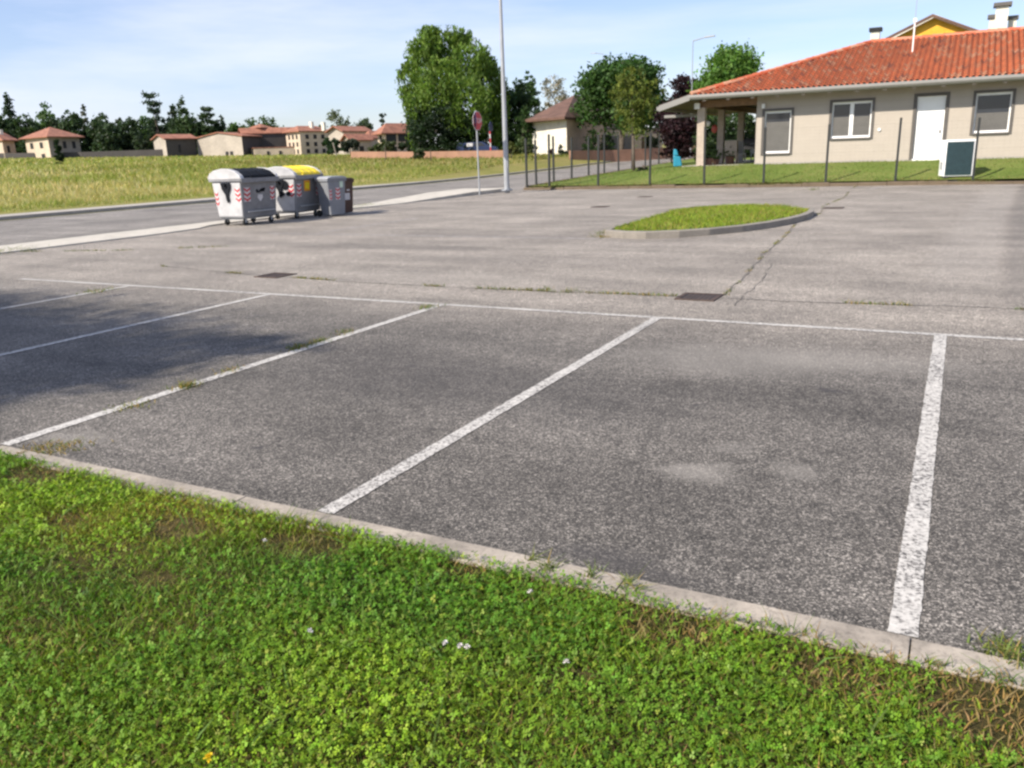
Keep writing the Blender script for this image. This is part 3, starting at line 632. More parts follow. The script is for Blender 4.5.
# ------------------------------------------------------------------ MAIN HOUSE
FZ = 0.80; HY = 38.0; HX0, HX1 = -8.0, 12.0; HYB = 50.2
house = empty('bungalow', (HX0, HY, FZ), 0, 'low beige bungalow with an orange red tiled hip roof and a corner portico', 'house'); HO = house.location
op = [(-7.66, -6.56, 1.22, 2.95), (-4.95, -3.43, 1.74, 3.16), (-1.80, -0.78, FZ, 3.20), (0.24, 1.44, 1.74, 3.20), (5.0, 6.4, 1.74, 3.2)]
WT = 3.72
def holed_wall(mbx, x0, x1, z0, z1, holes, y, dep):
    xs = sorted({x0, x1, *[h[0] for h in holes], *[h[1] for h in holes]}); zs = sorted({z0, z1, *[h[2] for h in holes], *[h[3] for h in holes]})
    for i in range(len(xs) - 1):
        for j in range(len(zs) - 1):
            mx_, mz_ = (xs[i] + xs[i+1]) / 2, (zs[j] + zs[j+1]) / 2
            if any(h[0] < mx_ < h[1] and h[2] < mz_ < h[3] for h in holes): continue
            mbx.add([(xs[i], y, zs[j]), (xs[i+1], y, zs[j]), (xs[i+1], y, zs[j+1]), (xs[i], y, zs[j+1])], [(0,1,2,3)])
    for (a, b_, c, d) in holes:
        mbx.add([(a, y, c), (b_, y, c), (b_, y, d), (a, y, d), (a, y + dep, c), (b_, y + dep, c), (b_, y + dep, d), (a, y + dep, d)], [(0,1,5,4), (1,2,6,5), (2,3,7,6), (3,0,4,7)])
wl = MB(); holed_wall(wl, HX0, HX1, FZ - .5, WT, op, HY, .22)
wl.add([(HX0, HY, FZ-.5), (HX0, HYB, FZ-.5), (HX0, HYB, WT), (HX0, HY, WT), (HX1, HY, FZ-.5), (HX1, HYB, FZ-.5), (HX1, HYB, WT), (HX1, HY, WT)], [(0,1,2,3), (5,4,7,6), (1,5,6,2)])
wl.build('wall', M['siding'], house, origin=HO)
MB().box(HX0 - .015, HX1, HY - .02, HY - .003, FZ - .4, FZ + .04).build('plinth', M['grey_concrete'], house, origin=HO)
def win(x0, x1, z0, z1, panes, shut):
    s = MB(); e = .10; y0 = HY - .035
    s.box(x0 - e, x0, y0, HY + .03, z0 - e * .7, z1 + e); s.box(x1, x1 + e, y0, HY + .03, z0 - e * .7, z1 + e); s.box(x0, x1, y0, HY + .03, z1, z1 + e); s.box(x0, x1, y0 - .03, HY + .03, z0 - e * .7, z0)
    wd = s.build('window', M['frame_grey'], house, origin=HO)
    f = MB(); t = .055; ya, yb = HY + .07, HY + .13
    f.box(x0, x0 + t, ya, yb, z0, z1); f.box(x1 - t, x1, ya, yb, z0, z1); f.box(x0 + t, x1 - t, ya, yb, z0, z0 + t * 1.5); f.box(x0 + t, x1 - t, ya, yb, z1 - t * 1.6, z1)
    if panes == 2: xm = (x0 + x1) / 2; f.box(xm - .075, xm + .075, ya, yb, z0 + t * 1.5, z1 - t * 1.6)
    f.build('sash', M['white'], wd, origin=HO)
    MB().box(x0 + .02, x1 - .02, HY + .10, HY + .12, z0 + .02, z1 - .02).build('pane', M['glass'], wd, origin=HO)
    q = MB(); z = z0 + t * 1.5; zt = z0 + (z1 - z0) * shut
    segs = [(x0 + t, x1 - t)] if panes == 1 else [(x0 + t, xm - .075), (xm + .075, x1 - t)]
    for (a, b_) in segs:
        z = z0 + t * 1.5 + .003
        while z < zt: q.box(a + .005, b_ - .005, HY + .092, HY + .099, z, z + .045); z += .05
    q.build('roller_shutter', M['shutter'], wd, origin=HO)
# sub-part origins equal the house origin, so shift them with the part
win(*op[0], 1, .74); win(*op[1], 2, .56); win(*op[3], 1, .48); win(*op[4], 2, .5)
x0, x1, z0, z1 = op[2]; d = MB(); e = .12
d.box(x0 - e, x0, HY - .035, HY + .03, FZ, z1 + e); d.box(x1, x1 + e, HY - .035, HY + .03, FZ, z1 + e); d.box(x0, x1, HY - .035, HY + .03, z1, z1 + e)
df = d.build('door_frame', M['frame_grey'], house, origin=HO)
dl = MB(); dl.box(x0 + .01, x1 - .01, HY + .06, HY + .11, FZ + .03, z1 - .01); dl = dl.build('door', M['white'], df, origin=HO)
MB().box(x1 - .14, x1 - .10, HY + .015, HY + .055, FZ + 1.0, FZ + 1.12).build('handle', M['frame_grey'], df, origin=HO)
MB().box(x0, x1, HY - .12, HY + .2, FZ - .05, FZ + .028).build('door_step', M['white'], house, origin=HO)
# roof
EZ = 3.74; EY = 37.2; EX = -10.65; SL = .335; RW = 6.45; LX = -12.0
ridge_z = EZ + SL * RW; RY = EY + RW; RX = EX + RW; RXR = 15.0
def tile_plane(mbx, uv, nu, nv, inside, cfun):
    """uv(u,v)->(x,y,z,n) corrugated clay tiles, u along the eave, v up the slope"""
    pass
def tiles(name, L, W, place, clip, parent, seed):
    rr = np.random.default_rng(seed); per = .21; nt = int(L / per); sub = 8; nrow = int(W / .31) + 1
    us = np.arange(nt * sub + 1) * per / sub; h = .045 * np.cos(2 * math.pi * (np.arange(nt * sub + 1) % sub) / sub)
    V = []; Q = []; C = []; base = 0
    for k in range(nrow):
        v0, v1 = k * .31, min((k + 1) * .31 + .03, W)
        if v0 >= W - .02: break
        lo = place(us, np.full_like(us, v0), h + .035); hi = place(us, np.full_like(us, v1), h * .9 + .0)
        V += [lo, hi]; m = len(us); tint = rr.random(nt); 
        for t in range(nt):
            xa, xb = us[t * sub], us[(t + 1) * sub]
            if not clip((xa + xb) / 2, (v0 + v1) / 2): continue
            q = tint[t]; 
            if q < .05: cc = (.30, .085, .045)
            elif q < .16: cc = (.58, .27, .15)
            elif q < .24: cc = (.52, .19, .09)
            else:
                s = rr.uniform(.82, 1.15); cc = (.57 * s, .143 * s, .045 * s)
            for i in range(t * sub, (t + 1) * sub): Q.append((base + i, base + i + 1, base + m + i + 1, base + m + i)); C.append(cc)
        base += 2 * m
    V = np.concatenate(V); Q = np.array(Q)
    # per-face colour: split vertices
    V2 = V[Q.ravel()]; Q2 = np.arange(len(V2)).reshape(-1, 4); C2 = np.repeat(np.array(C), 4, 0)
    return fast_mesh(name, V2, Q2, C2, M['tile'], parent, tuple(HO))
cs = 1 / math.sqrt(1 + SL * SL)
rfm = MB(); z_ = .03
rfm.add([(EX, EY, EZ - z_), (RXR, EY, EZ - z_), (RXR, RY, ridge_z - z_), (RX, RY, ridge_z - z_), (EX, RY + RW, EZ - z_), (RXR, RY + RW, EZ - z_),
         (LX, EY, EZ - z_ + (LX - EX) * SL * .88), (LX, RY + RW, EZ - z_ + (LX - EX) * SL * .88)],
        [(0,1,2,3), (4,3,2,5), (0,3,4), (6,0,4,7)])
roof = rfm.build('roof', M['soffit'], house, origin=HO)
tiles('front_tiles', RXR - EX, RW / cs, lambda u, v, h: np.stack([EX + u, EY + v * cs - h * SL * cs, EZ + v * cs * SL + h * cs + .02], 1), lambda u, v: u > v * cs + .05, roof, 1)
WX = RX - LX
def leftplace(u, v, h):
    x_ = LX + v * cs; z = np.where(x_ < EX, EZ + (x_ - EX) * SL * .88, EZ + (x_ - EX) * SL)
    return np.stack([x_ - h * SL * cs, EY + u, z + h * cs + .02], 1)
tiles('side_tiles', 2 * RW, WX / cs, leftplace, lambda u, v: (LX + v * cs < EX) or (v * cs - (EX - LX) < u < 2 * RW - (v * cs - (EX - LX))), roof, 2)
rt = MB(); k = 0; A = Vector((EX, EY, EZ + .06)); B = Vector((RX, RY, ridge_z + .02)); nn = 24
for i in range(nn):
    a = A.lerp(B, i / nn); b_ = A.lerp(B, (i + 1.12) / nn); rt.tube(a, b_, .12, .10, 10)
    rt.c.update({f: random.choice([(.56,.12,.045), (.50,.11,.04), (.60,.30,.18)]) for f in range(len(rt.f) - 12, len(rt.f))})
A = B; B = Vector((RXR, RY, ridge_z + .02)); nn = 46
for i in range(nn):
    a = A.lerp(B, i / nn); b_ = A.lerp(B, (i + 1.12) / nn); rt.tube(a, b_, .12, .10, 10)
    rt.c.update({f: random.choice([(.56,.12,.045), (.50,.11,.04), (.58,.24,.14)]) for f in range(len(rt.f) - 12, len(rt.f))})
rt.build('ridge_tiles', M['tile'], roof, origin=HO)
g2 = MB(); g2.extrude_x([(EY - .02, EZ - .20), (EY - .02, EZ + .005), (EY - .07, EZ + .02), (EY - .15, EZ + .01), (EY - .16, EZ - .09), (EY - .12, EZ - .16), (EY - .06, EZ - .20)], EX - .08, RXR)
g2.build('gutter', M['fascia'], house, origin=HO)
lzv = EZ + (LX - EX) * SL * .88
rk = MB(); rk.hexa([(LX - .05, EY - .15, lzv - .20), (EX - .02, EY - .15, EZ - .20), (EX - .02, EY, EZ - .20), (LX - .05, EY, lzv - .20)], [(LX - .05, EY - .15, lzv + .05), (EX - .02, EY - .15, EZ + .04), (EX - .02, EY, EZ + .04), (LX - .05, EY, lzv + .05)])
rk.box(LX - .16, LX - .02, EY - .1, RY + RW, lzv - .15, lzv + .01); rk.build('rake_board', M['fascia'], house, origin=HO)
so_ = MB(); so_.add([(EX, EY, EZ - .12), (RXR, EY, EZ - .12), (RXR, HY + .1, EZ + .02), (EX, HY + .1, EZ + .02)], [(0,1,2,3)]); so_.build('soffit', M['soffit'], house, origin=HO)
x = EX + .5
while x < 12: MB().hexa([(x, EY + .02, EZ - .27), (x + .13, EY + .02, EZ - .27), (x + .13, HY, EZ - .10), (x, HY, EZ - .10)], [(x, EY + .02, EZ - .125), (x + .13, EY + .02, EZ - .125), (x + .13, HY, EZ + .01), (x, HY, EZ + .01)]).build('rafter_tail', M['column'], house, origin=HO); x += 1.02
# portico
MB().box(-11.2, HX0 - .02, HY - .15, HYB, FZ - .5, FZ - .02).build('portico_floor', M['grey_concrete'], house, origin=HO)
for (cx_, cy_, ww) in ((-10.40, 38.12, .34), (-10.30, 41.2, .30), (-10.28, 45.2, .30), (-10.3, 49.6, .30)):
    c_ = MB(); c_.box(cx_ - ww/2, cx_ + ww/2, cy_ - ww/2, cy_ + ww/2, FZ - .05, 3.25); c_ = c_.build('column', M['column'], house, origin=HO, bevel=.015)
MB().box(-10.55, HX0, 38.02, 38.24, 3.25, 3.55).build('portico_beam', M['wood'], house, origin=HO)
MB().box(-10.5, -10.22, 38.24, HYB, 3.25, 3.52).build('portico_beam', M['wood'], house, origin=HO)
MB().add([(-12, 38.0, 3.56), (-8, 38.0, 3.56), (-8, HYB, 3.56), (-12, HYB, 3.56)], [(0,1,2,3)]).build('portico_ceiling', M['soffit'], house, origin=HO)
MB().box(-12.6, -10.9, 39.6, 39.75, 2.95, 3.07).build('pergola_rail', M['fascia'], house, origin=HO)
lt = MB(); lt.box(-7.78, -7.66, HY - .10, HY - .003, 3.08, 3.26); lt.build('wall_lamp', M['white'], house, origin=HO)
lt = MB(); lt.box(-10.66, -10.44, 37.80, 37.92, 3.20, 3.44); lt.build('floodlight', M['white'], house, origin=HO)
MB().tube((-3.1, HY - .02, 2.02), (-3.1, HY - .05, 2.02), .06).build('vent_cap', M['white'], house, origin=HO)
# aerial on the roof
a = at_Y(913, 45, 41.5); r = empty('tv_aerial', (a[0], a[1], EZ + (a[1] - EY) * SL), 0, 'thin aerial mast with a white box standing on the orange tiled roof', 'aerial'); 
MB().tube((0,0,-.1), (0,0,1.30), .032, .03, 10).build('mast_foot', M['white'], r); MB().tube((0,0,1.35), (0,0,3.0), .014, .010, 8).build('whip', M['galv'], r); MB().box(-.06, .06, -.05, .05, 1.18, 1.32).build('box', M['white'], r)

# heat pump
hx0, hx1 = -.72, .36; hy = 34.55; hz = .17
r = empty('heat_pump', ((hx0 + hx1) / 2, hy + .1, hz), math.radians(17), 'white heat pump unit with a dark grille standing on the lawn by the fence', 'heat pump'); W2 = .49; Hh = 1.36; D2 = .29
MB().box(-W2, W2, -D2, D2, .10, Hh).build('casing', M['white'], r, bevel=.02)
gl = MB().box(-W2 + .04, W2 - .07, -D2 - .012, -D2 - .003, .14, Hh - .07).build('grille', M['darkgrille'], r)
gs = MB(); z = .20
while z < Hh - .10: gs.box(-W2 + .05, W2 - .08, -D2 - .03, -D2 - .013, z, z + .018); z += .05
gs.build('grille_slats', M['darkgrille'], gl)
for s in (-1, 1): MB().box(s * .40 - .06, s * .40 + .06, -D2, D2, .0, .10).build('foot', M['dark'], r)
MB().box(-W2 - .02, -W2 - .003, -.08, .08, .35, .6).build('side_cover', M['greylid'], r)
o = MB(); o.box(-1.0, .45, 34.15, 34.85, .02, .17); o = o.build('concrete_slab', M['pale_concrete'], origin=(-.3, 34.5, .02), bevel=.01); tag(o, 'pale concrete slab under the heat pump', 'slab')
# ------------------------------------------------------------------ GARDEN BITS UNDER THE PORTICO
def on_lawn(px, py, Y):
    q = at_Y(px, py, Y); return (q[0], q[1], max(float(lawn_z(q[0], q[1])), FZ - .02 if (q[0] > -11.2 and q[1] > HY) else 0))
b = on_lawn(678, 160, 38.6); r = empty('toy_slide', b, .3, 'turquoise plastic garden toy standing left of the portico columns', 'toy')
MB().hexa([(-.2,-.18,0),(.2,-.18,0),(.2,.18,0),(-.2,.18,0)], [(-.22,-.17,.52),(.12,-.17,.44),(.12,.17,.44),(-.22,.17,.52)]).build('body', M['turq'], r, bevel=.05)
MB().hexa([(-.22,-.16,.50),(.02,-.16,.50),(.02,.16,.50),(-.22,.16,.50)], [(-.2,-.13,.80),(-.06,-.13,.76),(-.06,.13,.76),(-.2,.13,.80)]).build('back', M['turq'], r, bevel=.04)
def chair(loc, rz, label):
    r = empty('garden_chair', loc, rz, label, 'garden chair', 'grey garden furniture under the portico')
    MB().box(-.24, .24, -.24, .22, .42, .46).build('seat', M['tablegrey'], r, bevel=.01); bk = MB(); bk.hexa([(-.24,.20,.46),(.24,.20,.46),(.24,.23,.46),(-.24,.23,.46)], [(-.22,.32,1.0),(.22,.32,1.0),(.22,.35,1.0),(-.22,.35,1.0)]); bk.build('backrest', M['tablegrey'], r)
    for sx in (-.22, .22):
        for sy in (-.21, .2): MB().bar((sx, sy, 0), (sx * .92, sy, .42), .035).build('leg', M['tablegrey'], r)
        MB().bar((sx, -.22, .66), (sx, .26, .66), .04).build('armrest', M['tablegrey'], r)
chair((-9.25, 40.6, FZ - .02), .5, 'grey garden chair under the portico, turned away from the wall'); chair((-8.6, 41.4, FZ - .02), 2.4, 'grey garden chair under the portico close to the house wall')
r = empty('garden_table', (-9.0, 42.4, FZ - .02), .1, 'grey garden table standing behind the chairs under the portico', 'garden table')
MB().box(-.7, .7, -.42, .42, .70, .74).build('tabletop', M['tablegrey'], r)
for sx in (-.62, .62):
    for sy in (-.35, .35): MB().box(sx - .03, sx + .03, sy - .03, sy + .03, 0, .70).build('leg', M['tablegrey'], r)
r = empty('cabinet', (-9.55, 40.2, FZ - .02), .1, 'pale low cabinet between the shaded portico columns', 'cabinet'); MB().box(-.28, .28, -.2, .2, .38, 1.05).build('carcass', M['column'], r, bevel=.01); MB().box(-.27, -.01, -.215, -.203, .40, 1.03).build('door', M['column'], r); MB().box(.01, .27, -.215, -.203, .40, 1.03).build('door', M['column'], r)
for sx in (-.24, .24): MB().box(sx - .03, sx + .03, -.18, .18, 0, .38).build('leg', M['column'], r)
r = empty('hanging_ornament', (at_Y(714.5, 128, 39.4)[0], 39.4, 2.36), 0, 'red round ornament hanging between the first two portico columns', 'ornament'); MB().sphere((0,0,0), .14, (1,1,1.4), 14, 9).build('globe', M['redcloth'], r, smooth=True); MB().tube((0,0,.28), (0,0,1.1), .008).build('cord', M['dark'], r)
r = empty('hanging_lamp', (at_Y(708, 123, 39.9)[0], 39.9, 2.62), 0, 'small white globe lamp hanging beside the red ornament', 'lamp'); MB().sphere((0,0,0), .13, (1,1,1), 12, 8).build('globe', M['white'], r, smooth=True); MB().tube((0,0,.12), (0,0,.9), .008).build('cord', M['dark'], r)
def pot(loc, rad, label):
    r = empty('potted_plant', loc, 0, label, 'potted plant'); MB().tube((0,0,0), (0,0,rad * 1.5), rad * .75, rad, 14).build('pot', M['pot'], r)
    crown(r, [((0,0,rad * 2.6), (rad * 1.5, rad * 1.5, rad * 1.5))], 420, .10, (.06, .10, .03), 77, name='leaves')
# ------------------------------------------------------------------ TREES
def leaf_cards(V, Q, C, cen, size, base, r_, droop=0.0, aspect=.55, var=.35):
    n = len(cen); a = r_.normal(size=(n, 3)); a[:, 2] -= droop * 2.0; a /= np.linalg.norm(a, axis=1, keepdims=True)
    b = np.cross(a, r_.normal(size=(n, 3))); b /= np.linalg.norm(b, axis=1, keepdims=True)
    s = size * r_.uniform(.6, 1.35, (n, 1)); A = a * s * .5; B = b * s * .5 * aspect
    v = np.stack([cen - A, cen + B, cen + A, cen - B], 1).reshape(-1, 3)
    br = r_.uniform(1 - var, 1 + var, (n, 1)); hue = r_.uniform(-.12, .12, (n, 1))
    c = np.array(base)[None] * br; c = np.concatenate([c[:, :1] * (1 + hue * 1.5), c[:, 1:2] * (1 + hue * .3), c[:, 2:]], 1)
    off = sum(len(x) for x in V); V.append(v); Q.append(np.arange(4 * n).reshape(-1, 4) + off); C.append(np.repeat(np.clip(c, .003, .9), 4, 0))
def crown(parent, lobes, n, size, base, seed, droop=0.0, name='crown', shell=.55, aspect=.55, mat=None, clump=0.34, per=26):
    """lobes: (centre, radii); leaves gather in small clumps that leave gaps between them"""
    r_ = np.random.default_rng(seed); V, Q, C = [], [], []
    vol = np.array([l[1][0] * l[1][1] * l[1][2] for l in lobes]) ** .55; vol /= vol.sum(); rel = []
    for (c0, rad), q in zip(lobes, vol):
        m = max(3, int(n * q / per)); d = r_.normal(size=(m, 3)); d /= np.linalg.norm(d, axis=1, keepdims=True)
        rr = (shell + (1.04 - shell) * r_.random((m, 1)) ** .8); cc = np.array(c0) + d * rr * np.array(rad)
        shade = r_.uniform(.70, 1.30, m)
        for k in range(m):
            u = r_.normal(size=(per, 3)) * clump * np.mean(rad) * np.array([.55, .55, .42]) 
            if droop: u[:, 2] = -np.abs(u[:, 2]) * 2.6 * droop; u[:, :2] *= .55
            leaf_cards(V, Q, C, cc[k] + u, size, np.array(base) * shade[k], r_, droop, aspect)
    return fast_mesh(name, np.concatenate(V), np.concatenate(Q), np.concatenate(C), mat or M['leaf'], parent)
def trunk(parent, h, rad, lobes, seed, mat=None):
    r_ = random.Random(seed); t = MB(); top = Vector((r_.uniform(-.2,.2), r_.uniform(-.2,.2), h))
    mid = Vector((r_.uniform(-.12,.12), r_.uniform(-.12,.12), h * .5)); t.path([(0,0,-.4), mid, top], [rad * 1.25, rad * .9, rad * .6], 10)
    for (c, rd_) in lobes[:14]:
        k = r_.uniform(.6, 1.0); a = mid.lerp(top, k); e = Vector(c); m_ = a.lerp(e, .5) + Vector((0,0,-.08 * (e - a).length)); t.path([a, m_, e], [rad * .42, rad * .28, rad * .1], 6)
    return t.build('trunk', mat or M['bark'], parent, smooth=True)
def tree(name, label, cat, loc, lobes, n, size, base, seed, th, tr, droop=0.0, group=None, shell=.55, mat=None, aspect=.55, clump=.34, barkm=None, per=26):
    r = empty(name, loc, 0, label, cat, group); trunk(r, th, tr, lobes, seed, barkm); crown(r, lobes, n, size, base, seed, droop, shell=shell, mat=mat, aspect=aspect, clump=clump, per=per); return r
def lobes_round(cx, cz, rx, rz, k, seed, ry=None, sub=.48):
    r_ = random.Random(seed); ry = ry or rx; L = [((0, 0, cz), (rx * .66, ry * .66, rz * .74))]
    for i in range(k):
        t = 2 * math.pi * (i / k) * 2.4 + r_.uniform(-.5, .5); ph = r_.uniform(-.75, .95); q = r_.uniform(.52, .70)
        s = sub * r_.uniform(.75, 1.15)
        L.append(((rx * q * math.cos(t) * math.cos(ph), ry * q * math.sin(t) * math.cos(ph), cz + rz * q * math.sin(ph) * 1.05), (rx * s, ry * s, rz * s * .85)))
    return L
def lobes_cone(h0, h1, r0, k, seed):
    r_ = random.Random(seed); L = []
    for i in range(k):
        f = i / (k - 1); z = h0 + (h1 - h0) * f; rr = r0 * (1 - f) ** .8 * .85 + .24 * r0; t = r_.uniform(0, 6.28); o = rr * .22
        L.append(((o * math.cos(t), o * math.sin(t), z), (rr * r_.uniform(.85, 1.15), rr * r_.uniform(.85, 1.15), (h1 - h0) / k * 1.6)))
    return L
def lobes_cedar(h0, h1, r0, k, seed):
    r_ = random.Random(seed); L = []
    for i in range(k):
        f = i / (k - 1); z = h0 + (h1 - h0) * f; t = r_.uniform(0, 6.28); o = r0 * (1 - .5 * f) * .35
        L.append(((o * math.cos(t), o * math.sin(t), z), (r0 * (1 - .25 * f) * r_.uniform(.65, .95), r0 * (1 - .25 * f) * r_.uniform(.65, .95), (h1 - h0) / k * .42)))
    return L
def ptree(name, label, px, pw, ptop, pbot, dep, style, base, n, seed, size=None, cat='tree', group=None, z0=None, cb=0.0, droop=0, **kw):
    """a tree whose crown spans pixels px±pw, ptop..pbot when dep metres off; pbot is where its foot meets the ground"""
    t = P(px, ptop, dep); b_ = P(px, pbot, dep); sc = dep / F; H_ = (pbot - ptop) * sc; R_ = pw * sc
    z = b_[2] - .15 if z0 is None else z0; h = t[2] - z; loc = (b_[0], b_[1], z); c0 = h * cb; size = size or max(.18, 2.4 * sc)
    foot = kw.pop('foot', False)
    if style == 'round': L = lobes_round(0, (c0 + h) / 2, R_, (h - c0) / 2, kw.pop('k', 11), seed, sub=kw.pop('sub', .48))
    elif style == 'cone': L = lobes_cone(c0 + h * .04, h * .95, R_, kw.pop('k', 9) + 8, seed)
    elif style == 'cedar': L = lobes_cedar(max(c0, h * .25), h * .98, R_, kw.pop('k', 7), seed)
    if foot: L = L + [((dx * R_ * .45, dy * R_ * .45, h * .16), (R_ * .6, R_ * .6, h * .2)) for dx, dy in ((-1,0),(1,0),(0,-1),(0,1))]
    return tree(name, label, cat, loc, L, n, size, base, seed, max(.6, c0 + (h - c0) * .55), max(.06, R_ * .06), droop, group, **kw)
DK = (.032, .060, .020); MD = (.050, .100, .022); BR = (.085, .165, .025)
# the big drooping tree
t = P(450, 20, 85); z0 = P(450, 158, 85)[2]; Ht = t[2] - z0
L = []
r_ = random.Random(3)
for (u, v, a, b_) in [(424,58,20,26),(445,46,24,24),(468,60,24,24),(486,78,16,26),(410,78,13,26),(440,84,26,30),(465,98,26,30),(488,112,15,26),(418,104,14,22),(416,128,9,20),(482,124,16,24),(498,136,8,16),(499,96,12,26),(483,66,14,20),(497,116,11,24),(430,38,16,14),(458,34,14,10)]:
    c = P(u, v, 85 + r_.uniform(-3, 3)); o = P(450, 158, 85); L.append(((c[0] - o[0], c[1] - o[1], c[2] - z0), (a * 85 / F * .95, a * 85 / F * .95, b_ * 85 / F * .9)))
tree('weeping_tree', 'biggest tree in the photo, broad drooping bright green crown behind the low pink wall', 'tree', (P(450,158,85)[0], P(450,158,85)[1], z0), L, 38000, .40, (.110, .180, .028), 11, 6.0, .45, droop=.85, aspect=.36, shell=.55, clump=.34)
# dark understorey in front of its trunk
ptree('bush', 'very dark bush filling the foot of the big drooping tree', 447, 40, 100, 158, 84, 'round', (.016, .032, .012), 9000, 12, .34, 'bush', shell=.25, foot=True)
ptree('evergreen_tree', 'dark dense tree half hidden behind the lamp post, right of the big drooping tree', 513, 19, 72, 158, 92, 'round', (.030, .062, .022), 8500, 13, .36, shell=.3, foot=True)
ptree('conifer', 'mid green conical tree behind the brown roofed house, left end', 531, 17, 76, 156, 98, 'cone', (.045, .088, .026), 6500, 14, .34)
ptree('bare_tree', 'pale brownish tree almost without leaves, above the brown roof', 556, 18, 75, 150, 110, 'round', (.22, .20, .14), 1900, 15, .30, mat=M['dry'], cb=.3, shell=.2)
ptree('conifer', 'low dark tree directly left of the brown roofed house wall', 524, 12, 105, 157, 84, 'round', (.040, .075, .022), 1600, 16, .3)
ptree('maple_tree', 'dense round dark green tree in front of the brown roofed house', 621, 43, 54, 162, 80.5, 'round', (.045, .095, .022), 17000, 17, .42, cb=.16, shell=.45, k=15, sub=.46, clump=.38)
ptree('birch_tree', 'slender sparse olive green tree standing in front of the dense round one', 634, 25, 57, 168.5, 45, 'round', (.120, .150, .028), 4200, 18, .19, droop=.6, cb=.16, shell=.15, aspect=.4)
ptree('plum_tree', 'dark purple leaved tree beside the far street lamp', 681, 22, 71, 150, 70, 'round', (.026, .012, .016), 7000, 19, .30)
ptree('broadleaf_tree', 'bright green tree rising above the tiled roof end', 721, 28, 32, 150, 66, 'round', (.095, .185, .032), 15000, 20, .30, k=14, cb=.10, clump=.38, sub=.5)
ptree('purple_shrub', 'dark red shrub seen under the roof edge, left of the portico', 677, 21, 108, 162, 50, 'round', (.022, .007, .009), 4500, 21, .22, 'shrub', shell=.3)
for i, (px, pw, top, lab) in enumerate([(702, 16, 112, 'dark shrub behind the first portico column'), (722, 18, 108, 'dark green tree behind the middle of the portico'), (744, 16, 104, 'dark tree behind the portico next to the house wall')]):
    ptree('garden_shrub', lab, px, pw, top, 158, 60 + i, 'round', (.034, .062, .018), 2400, 30 + i, .26, 'shrub', shell=.3)
ptree('garden_shrub', 'low dark tuft of shrub alone on the lawn behind the fence', 642, 6, 165, 175, 38.5, 'round', (.022, .034, .016), 700, 35, .09, 'shrub', shell=.2, k=5, foot=True)
ptree('garden_shrub', 'dark red rounded shrub in front of the white house wall', 551, 4.5, 148, 158, 77, 'round', (.060, .014, .018), 1100, 36, .16, 'shrub', shell=.2, k=5, foot=True)
ptree('garden_shrub', 'dark green shrub beside the red one at the white house corner', 562, 6.5, 144, 158, 77.5, 'round', (.018, .036, .016), 1400, 37, .18, 'shrub', shell=.2, k=6, foot=True)
ptree('hedge_bush', 'pale green bush at the left foot of the white house', 527, 10, 134, 158, 72, 'round', (.080, .105, .045), 900, 38, .22, 'bush', shell=.3)
ptree('hedge_bush', 'olive green bush left of the pale bush by the white house', 512, 9, 140, 158, 73, 'round', (.10, .115, .035), 700, 39, .22, 'bush', shell=.3)
